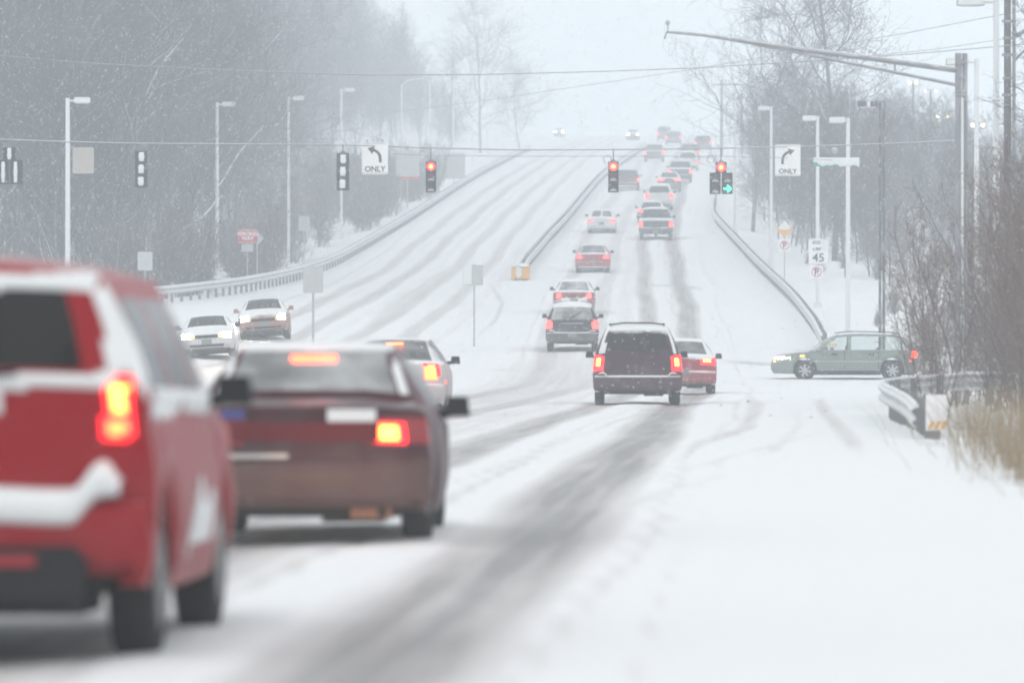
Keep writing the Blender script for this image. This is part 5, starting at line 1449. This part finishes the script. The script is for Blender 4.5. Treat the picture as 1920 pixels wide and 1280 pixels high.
vehicle('suv', 'big red SUV with snow-filled bumper ledge, nearest to the viewer', 'car', SUV, 4.45, 1.84, 1.775, px(-118, 24.2) + 0.09, d, 2.7, P_SUV, (0.80, 3.42), 0.355, 0.30,
        glass_m=M_GLASS_DARK, **suv_windows(4.45, 1.76, 1.27, 1.64, .78),
        lights=[tail(1.10, 1.21, .735, M_TAIL_HOT, .30, .012, x1=.80), tail(1.0, 1.06, .728, M_TAIL_BRAKE, .30, .011, 'turn_lamp', .795), tail(.98, 1.245, .705, M_TAIL_LENS, .30, .006, 'tail_lens', .825)],
        snow=[('window_snow', lambda x, y, z, r, q, nz, n: (y < .5) & (z > 1.615 + .01 * n) & (z < 1.69) & (r < .97), 0.02),
              ('sill_snow', lambda x, y, z, r, q, nz, n: (y < .5) & (z > 1.20 + .025 * n) & (z < 1.265) & (r < .95), 0.022),
              ('wiper_snow', lambda x, y, z, r, q, nz, n: (y < .3) & (z > 1.10 + .03 * n) & (z < 1.20) & (x > -.55) & (x < .28), 0.03),
              ('window_edge_snow', lambda x, y, z, r, q, nz, n: (y < .5) & (z > 1.26) & (z < 1.62) & (r > .90 + .03 * n) & (r < 1.0), 0.015),
              ('shoulder_snow', lambda x, y, z, r, q, nz, n: (np.abs(x) > .5) & (y > .30) & (y < 3.0) & (z > 1.07 + .03 * n) & (z < 1.18 + .04 * n) & (n > -.35), 0.012),
              ('pillar_snow', lambda x, y, z, r, q, nz, n: (q > .2) & (q < .98) & (y > .24) & (y < .40 + .06 * n) & (r > 1.0), 0.012),
              ('door_snow', lambda x, y, z, r, q, nz, n: (np.abs(x) > .8) & (z > .45) & (z < 1.0) & (y > 1.5) & (y < 3.1) & (n > .22), 0.008)],
        extras=suv_extra, step=0.02, plate=False, rim=M_RIM_DIRTY, mirror_y=0.64, mirror_z=1.14, snow_seed=1)

# --- 2 the maroon sedan ahead
P_MAR = paint_m('maroon_paint', (0.055, 0.008, 0.013), patch=0.05, patch_scale=1.8, dirt=0.22, up=1.1)
P_MAR_GLOW = paint_m('maroon_bumper_glow', (0.085, 0.036, 0.031), patch=0.02, dirt=0.15, up=1.2)  # browner than the body: headlight glow tinted into the bumper's colour
def maroon_extra(root, S):
    L, W = S.L, S.W
    MB().box((0.0, -L / 2 + 1.12, 1.275), (0.31, 0.02, 0.045)).obj('brake_light_bar', M_TAIL_BRAKE, root)
    box_strip(root, 'bumper_sticker', (0.31, -L / 2 + 0.085, 0.90), (0.33, 0.01, 0.085), M_SIGN_WHITE)
    box_strip(root, 'bumper_sticker', (-0.50, -L / 2 + 0.10, 0.905), (0.17, 0.01, 0.07), plain('blue_sticker', (0.05, 0.05, 0.22), 0.5))
    box_strip(root, 'reflector_panel', (0, -L / 2 + 0.072, 0.79), (1.0, 0.012, 0.13), plain('red_reflector', (0.13, 0.008, 0.012), 0.6, spec=0.2))
    box_strip(root, 'chrome_strip', (-0.33, -L / 2 + 0.04, 0.625), (0.42, 0.02, 0.03), M_RIM)
    MB().tube([(0.30, -L / 2 + 0.16, 0.235), (0.58, -L / 2 + 0.16, 0.235)], 0.045, 10).obj('exhaust_silencer', plain('rusty_exhaust', (0.26, 0.13, 0.075), 0.6, 0.3, noise=0.4), root, True)
    MB().tube([(-0.72, -L / 2 + 0.12, 1.01), (-0.4, -L / 2 + 0.05, 1.045), (0.4, -L / 2 + 0.05, 1.045), (0.72, -L / 2 + 0.12, 1.01)], 0.028, 8).obj('spoiler', P_MAR, root, True)
d = 40.7
vehicle('sedan', 'maroon sedan with a glowing high brake light bar, just ahead of the red SUV', 'car', SEDAN, 4.5, 1.72, 1.385, px(580, 38.6) + 0.02, d, 1.1, P_MAR, (0.95, 3.50), 0.315, 0.20,
        glass_m=M_GLASS, rear_glass=M_GLASS_WET, **sedan_windows(4.5),
        lights=[('tail_light', M_TAIL_HOT, lambda x, y, z, r, q: (z > .74) & (z < .83) & (x > .50) & (x < .62) & (y < .30), .012), ('tail_lens', M_TAIL_LENS, lambda x, y, z, r, q: (z > .71) & (z < .855) & (x > .46) & (x < .67) & (y < .34), .006), tail(.70, .88, .42, M_TAIL_OFF, .34, .006, 'dark_lens')],
        bumper=(.60, .35, P_MAR_GLOW), extras=maroon_extra, step=0.02, plate=False, mirror_y=0.62, mirror_z=0.90,
        snow=[('roof_snow', lambda x, y, z, r, q, nz, n: (nz > .93) & (z > 1.33) & (r < .95 + .05 * n), 0.02), ('shoulder_snow', lambda x, y, z, r, q, nz, n: (np.abs(x) > .55) & (q > .9 + .1 * n) & (r > .93) & (y > .5) & (y < 1.6), 0.012)], snow_seed=2)

# --- 3 the pale sedan with a dark top in the left lane
P_PALE = paint_m('pale_silver_paint', (0.52, 0.47, 0.47), patch=0.2, dirt=0.35, up=0.6)
P_DTOP = paint_m('dark_vinyl_top', (0.06, 0.018, 0.022), patch=0.12, dirt=0.0, up=0.75)
d = 106.2
vehicle('sedan', 'pale silver sedan with a dark top and lit brake lights in the left lane', 'car', SEDAN, 5.2, 1.92, 1.47, px(742, 104), d, 1.2, P_PALE, (1.15, 4.05), 0.33, 0.22,
        **sedan_windows(5.2), rear_glass=M_GLASS_MID, roof_paint=(P_DTOP, 1.03),
        lights=[tail(.72, .98, .60, M_TAIL_BRAKE, .40, .01, x1=.80), tail(.70, .99, .56, M_TAIL_LENS, .40, .006, 'tail_lens', .84)],
        extras=lambda root, S: (box_strip(root, 'brake_light_bar', (0.0, -S.L / 2 + 1.13, 1.36), (0.30, 0.03, 0.045), M_TAIL_BRAKE), box_strip(root, 'side_marker', (S.W / 2 + 0.004, -S.L / 2 + .4, .66), (0.015, 0.12, 0.05), M_TAIL)),
        mirror_y=0.62, mirror_z=1.02, snow_seed=3)

# --- 4 the dark minivan
P_VAN = paint_m('dark_plum_paint', (0.050, 0.012, 0.028), patch=0.05, patch_scale=1.5, dirt=0.22, up=0.6)
def van_extra(root, S):
    L, W = S.L, S.W
    for sg in (1, -1): MB().tube([(sg * 0.58, -L / 2 + 0.55, 1.76), (sg * 0.60, 0.2, 1.79), (sg * 0.58, 1.0, 1.74)], 0.022, 6).obj('roof_rail', M_BLACKTRIM, root, True)
    MB().tube([(-0.58, -L / 2 + 0.62, 1.77), (-0.3, -L / 2 + 0.60, 1.805), (0.3, -L / 2 + 0.60, 1.805), (0.58, -L / 2 + 0.62, 1.77)], 0.02, 6).obj('roof_bar', M_BLACKTRIM, root, True)
    MB().tube([(0.02, -L / 2 + 0.135, 1.17), (0.50, -L / 2 + 0.16, 1.155)], 0.014, 6).obj('wiper', M_BLACKTRIM, root)
    vv = []; a, b = 41, 7
    for i in range(a):
        u = i / (a - 1) * 2 - 1
        for j in range(b):
            w = j / (b - 1); xx = u * 0.88
            y0 = -L / 2 - 0.012 + 0.15 * abs(u) ** 3
            vv.append((xx, y0 + 0.13 * w, 0.605 + 0.055 * math.sin(math.pi * (.1 + .8 * w)) * (1 - u ** 12) + 0.085 * float(smooth(.74, .84, abs(u)))))
    link('bumper_snow', mesh_np('bumper_snow', vv, grid_faces(a, b), True), M_SNOWCAP, root)
d = 126.5
KV = 4.95 / 4.95
vehicle('minivan', 'dark plum minivan with a snow line on its bumper in the middle of the road', 'van', VAN, 4.95, 1.93, 1.76, px(1199, 124), d, 0.9, P_VAN, (0.95, 3.95), 0.33, 0.24,
        glass_m=M_GLASS_DARK, rear_glass=M_GLASS_DARK,
        rear_win=lambda x, y, z, r, q: (y < .9) & (z > 1.20) & (z < 1.58) & (r < .86),
        front_win=lambda x, y, z, r, q: (y > 3.25) & (y < 4.15) & (r < .92),
        windows=[lambda x, y, z, r, q: (q > .08) & (q < .84) & (y > .52 + .12 * q) & (y < 1.5), lambda x, y, z, r, q: (q > .08) & (q < .84) & (y > 1.6) & (y < 2.65), lambda x, y, z, r, q: (q > .08) & (q < .84) & (y > 2.75) & (y < 4.0 - .6 * q)],
        lights=[tail(.86, 1.03, .80, M_TAIL_HOT, .36, .012, x1=.90), tail(.76, 1.10, .76, M_TAIL_LENS, .36, .006, 'tail_lens')],
        snow=[('roof_snow', lambda x, y, z, r, q, nz, n: (z > 1.63 + .01 * n) & (r < 1.0), 0.02),
              ('window_snow', lambda x, y, z, r, q, nz, n: (y < .7) & (z > 1.15) & (z < 1.70) & (r > .89 + .03 * n) & (r < 1.01), 0.016)],
        extras=van_extra, plate=False, mirror_y=0.68, mirror_z=1.08, snow_seed=4)

# --- 5 red sedan right of the minivan
P_RED5 = paint_m('crimson_paint', (0.30, 0.020, 0.035), patch=0.48, dirt=0.3, up=0.40)
d = 151
vehicle('sedan', 'red sedan with its right brake light glowing, half hidden behind the minivan', 'car', SEDAN, 4.6, 1.78, 1.46, px(1283, 149), d, 1.2, P_RED5, (0.95, 3.6), 0.325, 0.21,
        **sedan_windows(4.6), rear_glass=M_GLASS_MID,
        lights=[tail(.86, .93, .52, M_TAIL_HOT, .36, .012, x1=.76), tail(.78, .97, .46, M_TAIL_LENS, .36, .006, 'tail_lens')],
        snow=[roof_snow, ('deck_snow', lambda x, y, z, r, q, nz, n: (y > .12) & (y < .62) & (z > .93) & (r < .97), 0.03)], mirror_y=0.62, mirror_z=.98, snow_seed=5)

# --- 6 the grey-green wagon turning in
P_WAG = paint_m('grey_green_paint', (0.185, 0.225, 0.20), patch=0.10, patch_scale=1.4, dirt=0.25, up=0.75, rough=0.4)
def wagon_extra(root, S):
    L, W = S.L, S.W
    for sg in (1, -1):
        MB().tube([(sg * 0.56, -L / 2 + 0.75, 1.455), (sg * 0.565, -L / 2 + .9, 1.515), (sg * 0.57, -0.1, 1.545), (sg * 0.56, 0.35, 1.49)], 0.016, 6).obj('roof_rail', M_BLACKTRIM, root, True)
        wx = W / 2 * 1.015
        MB().box((sg * (wx + 0.004), 0.02, 0.605), (0.02, 2.25, 0.026)).obj('side_moulding', M_RIM, root)
        MB().box((sg * (W / 2 - 0.008), 0.12, 0.955), (0.02, 3.0, 0.018)).obj('belt_trim', M_RIM, root)
        MB().box((sg * (W / 2 * 0.965), -0.02, 0.245), (0.05, 2.1, 0.13)).obj('rocker_trim', M_BLACKTRIM, root)
        for yy in (0.38, -0.78): MB().box((sg * (wx + 0.006), yy, 0.83), (0.03, 0.18, 0.04)).obj('door_handle', M_BLACKTRIM, root)
        for yy in (-1.0, 0.06, 1.22): MB().box((sg * (wx - 0.006), yy, 0.64), (0.012, 0.014, 0.56)).obj('door_seam', M_BLACKTRIM, root)
        MB().box((sg * (wx + 0.002), 1.38, 0.775), (0.02, 0.13, 0.05)).obj('side_repeater', M_AMBER, root)
        MB().box((sg * (W / 2 - 0.005), -L / 2 + .36, 0.62), (0.02, 0.10, 0.045)).obj('side_marker', M_TAIL, root)
d = 178.6
vehicle('station_wagon', 'grey-green station wagon turning in from the side road', 'car', WAGON, 4.72, 1.75, 1.50, px(1586, 178.6), d, -88, P_WAG, (0.92, 3.66), 0.325, 0.21,
        glass_m=M_GLASS_CLEAR, rear_win=lambda x, y, z, r, q: (y < .66) & (z > 1.02) & (z < 1.38) & (r < .88),
        front_win=lambda x, y, z, r, q: (y > 2.58) & (y < 3.42) & (r < .92),
        windows=[lambda x, y, z, r, q: (q > .04) & (q < .86) & (y > .30 + .42 * q) & (y < 1.22),
                 lambda x, y, z, r, q: (q > .04) & (q < .86) & (y > 1.30) & (y < 2.20),
                 lambda x, y, z, r, q: (q > .04) & (q < .86) & (y > 2.30) & (y < 3.46 - .92 * q)],
        lights=[tail(.72, .94, .70, M_TAIL_BRAKE, .34, .008), head(.66, .76, .42, M_HEAD_DIM, 4.72, dy=.62, off=.008), head(.585, .61, .42, M_AMBER, 4.72, dy=.40, name='turn_lamp')],
        extras=wagon_extra, rim=M_RIM, mirror_y=0.655, mirror_z=0.95, mirror_mat=P_WAG, snow_seed=6, dz=-0.02)

# --- 7 black SUV uphill
P_BLK = paint_m('black_paint', (0.014, 0.015, 0.018), patch=0.16, dirt=0.5, up=0.5)
def jeep_extra(root, S):
    L, W = S.L, S.W
    MB().tube([(-0.10, -L / 2 + .14, 1.19), (0.36, -L / 2 + .20, 1.46)], 0.016, 6).obj('wiper', M_BLACKTRIM, root)
    box_strip(root, 'chrome_strip', (0, -L / 2 + .118, 1.03), (0.78, 0.02, 0.03), M_RIM)
    vv = []; a, b = 31, 6
    for i in range(a):
        u = i / (a - 1) * 2 - 1
        for j in range(b):
            w = j / (b - 1)
            vv.append((u * 0.82, -L / 2 - 0.01 + 0.12 * abs(u) ** 3 + 0.13 * w, 0.68 + 0.05 * math.sin(math.pi * (.1 + .8 * w)) + 0.06 * float(smooth(.7, .8, abs(u)))))
    link('bumper_snow', mesh_np('bumper_snow', vv, grid_faces(a, b), True), M_SNOWCAP, root)
    for sg in (1, -1): MB().tube([(sg * 0.6, -L / 2 + 0.5, 1.76), (sg * 0.6, 0.6, 1.79)], 0.02, 6).obj('roof_rail', M_BLACKTRIM, root, True)
d = 202.3
vehicle('suv', 'black boxy SUV with a raised rear wiper climbing the left lane', 'car', SUV, 4.6, 1.84, 1.72, px(1075, 200), d, lane_head(LANE_L, d), P_BLK, (0.88, 3.58), 0.37, 0.30,
        rear_glass=M_GLASS_FROST, glass_m=M_GLASS_DARK, **suv_windows(4.6, 1.72, 1.17, 1.60, .88),
        lights=[tail(.84, 1.14, .72, M_TAIL, .34, .010)], snow=[('roof_snow', lambda x, y, z, r, q, nz, n: (z > 1.60) & (nz > .5) & (r < .98), 0.02)], extras=jeep_extra, mirror_y=0.66, mirror_z=1.16, snow_seed=7)

# --- 8, 9 red sedans
P_RED8 = paint_m('dark_red_paint', (0.24, 0.014, 0.026), patch=0.20, dirt=0.4, up=0.5)
P_RED9 = paint_m('cherry_paint', (0.34, 0.025, 0.035), patch=0.10, dirt=0.3, up=0.7)
d = 239
vehicle('sedan', 'dark red sedan with round tail lights just ahead of the black SUV', 'car', SEDAN, 4.5, 1.74, 1.42, px(1078, 237), d, lane_head(LANE_L, d), P_RED8, (0.95, 3.5), 0.32, 0.21, **sedan_windows(4.5), rear_glass=M_GLASS_FROST,
        lights=[('tail_light', M_TAIL, lambda x, y, z, r, q: ((np.abs(x) - .63) ** 2 + (z - .80) ** 2 < .115 ** 2) & (y < .35), .012)],
        snow=[roof_snow, ('boot_snow', lambda x, y, z, r, q, nz, n: (y < .2) & (z > .60) & (z < .74 + .05 * n) & (np.abs(x) < .55), 0.025)],
        extras=lambda root, S: box_strip(root, 'chrome_strip', (0, -S.L / 2 + .085, .90), (0.62, 0.012, 0.02), M_RIM), mirror_y=.64, mirror_z=.98, snow_seed=8)
d = 290
vehicle('sedan', 'cherry red sedan alone in the left lane above the dark red one', 'car', SEDAN, 4.5, 1.76, 1.42, px(1113, 288), d, lane_head(LANE_L, d), P_RED9, (0.95, 3.5), 0.32, 0.20, **sedan_windows(4.5), rear_glass=M_GLASS_MID,
        lights=[tail(.76, .90, .56, M_TAIL, .35, .01)], snow=[('bumper_snow', lambda x, y, z, r, q, nz, n: (y < .2) & (z < .36) & (np.abs(x) < .7), 0.02)], mirror_y=.64, mirror_z=.98, snow_seed=9)

# --- 10 white sedan
P_WHT = paint_m('white_paint', (0.62, 0.64, 0.66), patch=0.45, dirt=0.2, up=0.3)
d = 346
vehicle('sedan', 'white snow-covered sedan with a split-looking rear window in the left lane uphill', 'car', SEDAN, 4.7, 1.76, 1.42, px(1130, 344), d, lane_head(LANE_L, d), P_WHT, (1.0, 3.7), 0.32, 0.20, **sedan_windows(4.7), rear_glass=M_GLASS_MID,
        lights=[tail(.72, .86, .50, M_TAIL, .35, .01)], snow=[roof_snow, ('window_snow', lambda x, y, z, r, q, nz, n: (y > .62) & (y < 1.5) & (r < .12 + .03 * n), 0.03)], step=.05, mirror_y=.64, mirror_z=1.0, snow_seed=10)

# --- 11 dark pickup
P_PU = paint_m('charcoal_paint', (0.035, 0.037, 0.045), patch=0.12, dirt=0.4, up=0.5)
def pickup_extra(root, S):
    L, W = S.L, S.W
    vv = []; a, b = 31, 7
    for i in range(a):
        u = i / (a - 1) * 2 - 1
        for j in range(b):
            w = j / (b - 1)
            vv.append((u * 0.90, -L / 2 + 0.02 + 0.02 * abs(u) ** 3 + 0.13 * w, 0.70 + 0.06 * math.sin(math.pi * (.1 + .8 * w)) - 0.11 * float(1 - smooth(.22, .36, abs(u)))))
    link('bumper_snow', mesh_np('bumper_snow', vv, grid_faces(a, b), True), M_SNOWCAP, root)
    box_strip(root, 'tailgate_handle', (0, -L / 2 + 0.125, 1.02), (0.24, 0.02, 0.06), M_BLACKTRIM)
    MB().prism([(-.10, .24), (.10, .24), (.06, .40), (-.06, .40)], -L / 2 + .3, -L / 2 + .42).obj('differential', M_UNDER, root)
def pickup(label, L, W, H, x, d, lane, paint, lights_m, extras=None, step=.04, seed=11, gm=None, group=None):
    k = L / 5.45; kz = H / 1.83
    return vehicle('pickup_truck', label, 'truck', PICKUP, L, W, H, x, d, lane_head(lane, d), paint, (1.15 * k, 4.55 * k), 0.38, 0.36,
        rear_win=lambda x, y, z, r, q: (y > 1.9 * k) & (y < 2.3 * k) & (z > 1.26 * kz) & (z < 1.72 * kz) & (r < .90), front_win=lambda x, y, z, r, q: (y > 3.35 * k) & (y < 4.08 * k) & (r < .92),
        windows=[lambda x, y, z, r, q: (q > .1) & (q < .86) & (y > 2.25 * k) & (y < 2.8 * k), lambda x, y, z, r, q: (q > .1) & (q < .86) & (y > 2.88 * k) & (y < (3.95 - .5 * q) * k)],
        lights=[tail(.80 * kz, 1.06 * kz, .80 * W / 1.94, lights_m, .30, .01)],
        snow=[('roof_snow', lambda x, y, z, r, q, nz, n: (nz > .9) & (z > 1.6 * kz), 0.03), ('bed_snow', lambda x, y, z, r, q, nz, n: (y > .12) & (y < 1.95 * k) & (z > 1.12 * kz) & (nz > .3), 0.05)],
        extras=extras, step=step, mirror_y=.70, mirror_z=1.22 * kz, snow_seed=seed, plate_z=.52, glass_m=gm or M_GLASS_DARK)
d = 335.5
pickup('charcoal pickup truck with snow heaped along its tailgate', 5.4, 1.96, 1.85, px(1232, 333), d, LANE_R, P_PU, M_TAIL, pickup_extra)

# --- 12.. the fading queue
P_DK2 = paint_m('dark_blue_grey_paint', (0.035, 0.038, 0.048), patch=0.14, dirt=0.3, up=0.5)
P_WH2 = paint_m('white_suv_paint', (0.60, 0.61, 0.62), patch=0.3, dirt=0.2, up=0.4)
P_VN2 = paint_m('wine_paint', (0.12, 0.02, 0.035), patch=0.12, dirt=0.3, up=0.5)
d = 362
vehicle('sedan', 'dark sedan directly in front of the charcoal pickup truck', 'car', SEDAN, 4.6, 1.80, 1.45, px(1222, d), d, lane_head(LANE_R, d), P_DK2, (.95, 3.6), .32, .21, **sedan_windows(4.6), lights=[tail(.78, .94, .56, M_TAIL, .35, .01)], snow=[roof_snow], step=.05, mirror_y=.64, mirror_z=1.0, snow_seed=12)
d = 391
vehicle('suv', 'white SUV with a dark rear window in the queue uphill of the pickup truck', 'car', SUV, 4.6, 1.90, 1.80, px(1238, d - 2), d, lane_head(LANE_R, d), P_WH2, (.88, 3.58), .36, .30, glass_m=M_GLASS_DARK, **suv_windows(4.6, 1.80, 1.18, 1.60, .86), lights=[tail(.84, 1.16, .74, M_TAIL, .34, .01)], snow=[roof_snow], step=.05, mirror_y=.66, mirror_z=1.18, snow_seed=13)
d = 441
vehicle('sedan', 'dark hatchback sedan with wide red tail lights further up the queue', 'car', SEDAN, 4.6, 1.85, 1.50, px(1255, d), d, lane_head(LANE_R, d), P_DK2, (.95, 3.6), .33, .21, **sedan_windows(4.6), lights=[tail(.82, .97, .44, M_TAIL_FAR, .35, .01)], snow=[], step=.05, mirror_y=.64, mirror_z=1.04, snow_seed=14)
d = 443
vehicle('minivan', 'wine coloured minivan right beside the middle red signal', 'van', VAN, 4.8, 1.92, 1.78, px(1177, d - 2), d, lane_head(LANE_L, d), P_VN2, (.95, 3.85), .33, .22, glass_m=M_GLASS_DARK,
        rear_win=lambda x, y, z, r, q: (y < .9) & (z > 1.16) & (z < 1.60) & (r < .88), front_win=lambda x, y, z, r, q: (y > 3.15) & (y < 4.0) & (r < .92), windows=[lambda x, y, z, r, q: (q > .08) & (q < .84) & (y > .55) & (y < 2.5)],
        lights=[tail(.76, .95, .80, M_TAIL_FAR, .36, .01)], snow=[('bumper_snow', lambda x, y, z, r, q, nz, n: (y < .25) & (z < .42) & (np.abs(x) < .75), .02)], step=.05, mirror_y=.68, mirror_z=1.1, snow_seed=15)
d = 470
pickup('dark pickup truck with a snowy white cab roof near the top of the queue', 5.3, 1.96, 1.86, px(1277, d - 2), d, LANE_R, P_DK2, M_TAIL_FAR, None, .06, 16)
d = 520
vehicle('suv', 'pale SUV close to the right-hand rail high in the queue', 'car', SUV, 4.7, 1.95, 1.86, px(1290, d), d, lane_head(LANE_R, d), P_WH2, (.88, 3.66), .37, .30, glass_m=M_GLASS_DARK, **suv_windows(4.7, 1.86, 1.18, 1.60, .86), lights=[tail(.84, 1.0, .76, M_TAIL_FAR, .34, .01)], snow=[roof_snow], step=.06, mirror_y=.66, mirror_z=1.2, snow_seed=17)
d = 572
vehicle('suv', 'faint dark SUV above the pale one at the top of the queue', 'car', SUV, 4.7, 1.95, 1.86, px(1293, d), d, lane_head(LANE_R, d), P_DK2, (.88, 3.66), .37, .30, glass_m=M_GLASS_DARK, **suv_windows(4.7, 1.86, 1.18, 1.60, .86), lights=[tail(.84, 1.0, .76, M_TAIL_FAR, .34, .01)], step=.06, mirror_y=.66, mirror_z=1.2, snow_seed=18)
d = 566
pickup('faint grey pickup truck under the span wire in the left lane uphill', 5.3, 1.98, 1.84, px(1227, d), d, LANE_L, paint_m('grey_far_paint', (0.10, 0.105, 0.11), patch=.2, dirt=.3), M_TAIL_FAR, None, .06, 19)
for i, (pxx, d, rows, lab) in enumerate([(1246, 762, SUV, 'barely visible SUV with two red specks at the fading end of the road'), (1263, 700, SUV, 'barely visible second SUV beside the one at the fading end of the road'), (1318, 640, SUV, 'ghostly SUV near the far right-hand end of the span wire queue')]):
    vehicle('suv', lab, 'car', rows, 4.8, 2.0, 2.1 if i == 0 else 1.85, px(pxx, d), d, lane_head(LANE_R, d), P_DK2, (.88, 3.7), .37, .30, glass_m=M_GLASS_DARK, **suv_windows(4.8, 1.85, 1.18, 1.6, .86), lights=[tail(.84, 1.1, .76, M_TAIL_FAR, .34, .01)], step=.08, mirrors=False, interior=False, snow_seed=20 + i)

# --- oncoming
P_ONW = paint_m('oncoming_white_paint', (0.60, 0.60, 0.60), patch=.35, dirt=.25, up=.4)
P_ONT = paint_m('oncoming_russet_paint', (0.30, 0.15, 0.105), patch=.15, dirt=.35, up=.6)
def grille(root, S, w=.66, z=.60, c=None):
    L = S.L
    for sg in (1, -1): beam(root, sg * 0.62, L / 2 + 0.06, z + .03, -1, 900)
    MB().box((0, L / 2 - 0.03, z), (w, 0.05, .10)).obj('grille', M_BLACKTRIM, root)
    MB().box((0, L / 2 - 0.01, .33), (w * 1.5, 0.05, .07)).obj('air_intake', M_BLACKTRIM, root)
d = 183
vehicle('sedan', 'oncoming white sedan with bright headlights, lower of the two oncoming cars', 'car', SEDAN, 4.7, 1.76, 1.40, px(388, 181), d, 179.0, P_ONW, (1.0, 3.7), .32, .20, **sedan_windows(4.7), facing=-1,
        lights=[head(.575, .735, .50, M_HEAD, 4.7, .78), head(.58, .67, .42, M_AMBER, 4.7, .50, name='turn_lamp')], snow=[roof_snow, ('bonnet_snow', lambda x, y, z, r, q, nz, n: (y > 3.7) & (y < 4.35) & (nz > .8) & (r < .95), .02)], extras=lambda r_, S: grille(r_, S, .72, .62), mirror_y=.66, mirror_z=.98, snow_seed=30, plate_z=.45)
d = 199
vehicle('sedan', 'oncoming russet sedan with bright headlights, upper of the two oncoming cars', 'car', SEDAN, 4.6, 1.74, 1.45, px(494, 197), d, 179.0, P_ONT, (1.0, 3.6), .32, .20, **sedan_windows(4.6), facing=-1,
        lights=[head(.59, .76, .51, M_HEAD, 4.6, .76), head(.60, .69, .43, M_AMBER, 4.6, .51, name='turn_lamp')], extras=lambda r_, S: grille(r_, S, .80, .60), mirror_y=.66, mirror_z=1.0, mirror_mat=P_ONT, snow_seed=31, plate_z=.45)
for i, (pxx, d, lane, lab) in enumerate([(1187, 772, LANE_OI, 'far oncoming car seen as a bright pair of headlights near the end of the road'), (1049, 940, LANE_OO, 'farthest oncoming car seen as a faint pair of headlights at the crest')]):
    vehicle('sedan', lab, 'car', SEDAN, 4.7, 1.8, 1.5, px(pxx, d), d, 180 + lane_head(lane, d), P_DK2, (1.0, 3.7), .32, .2, **sedan_windows(4.7), facing=-1, lights=[head(.58, .74, .52, M_HEAD, 4.7, .78)], step=.08, mirrors=False, interior=False, snow_seed=33 + i)

# ------------------------------------------------------------------ falling snow
rg = np.random.default_rng(5)
n = 90000
dd = 14 + 330 * rg.random(n) ** 0.62
xx = (rg.random(n) * 2 - 1) * (4 + 0.105 * dd)
zz = -0.5 + rg.random(n) * (4 + 0.085 * dd)
keep = zz > T(xx, dd) + 0.05
xx, dd, zz = xx[keep], dd[keep], zz[keep]
rr = rg.uniform(0.004, 0.0095, len(xx)) * np.clip(dd / 80, 0.45, 1.2)
TET = np.array([(1, 1, 1), (1, -1, -1), (-1, 1, -1), (-1, -1, 1)], float)
V = np.stack([xx, dd, zz], 1)[:, None, :] + TET[None] * rr[:, None, None]
F = (np.arange(len(xx)) * 4)[:, None, None] + np.array([(0, 1, 2), (0, 3, 1), (0, 2, 3), (1, 3, 2)])[None]
tag(link('falling_snow', mesh_np('falling_snow', V, F.reshape(-1, 3)), M_SNOWCAP), 'snowflakes drifting through the air over the whole road', 'snow', kind='stuff')

# ------------------------------------------------------------------ haze
hz = MB().box((0, 860, 44), (1300, 1960, 94))
m = bpy.data.materials.new('snow_haze'); m.use_nodes = True
nn = m.node_tree.nodes; nn.clear()
ho = nn.new('ShaderNodeOutputMaterial'); hv = nn.new('ShaderNodeVolumePrincipled')
hv.inputs['Color'].default_value = (0.87, 0.925, 0.965, 1)
hv.inputs['Density'].default_value = 0.0019
hv.inputs['Anisotropy'].default_value = 0.0
m.node_tree.links.new(hv.outputs['Volume'], ho.inputs['Volume'])
tag(hz.obj('haze', m), 'pale snow haze filling the air', 'haze', kind='stuff')
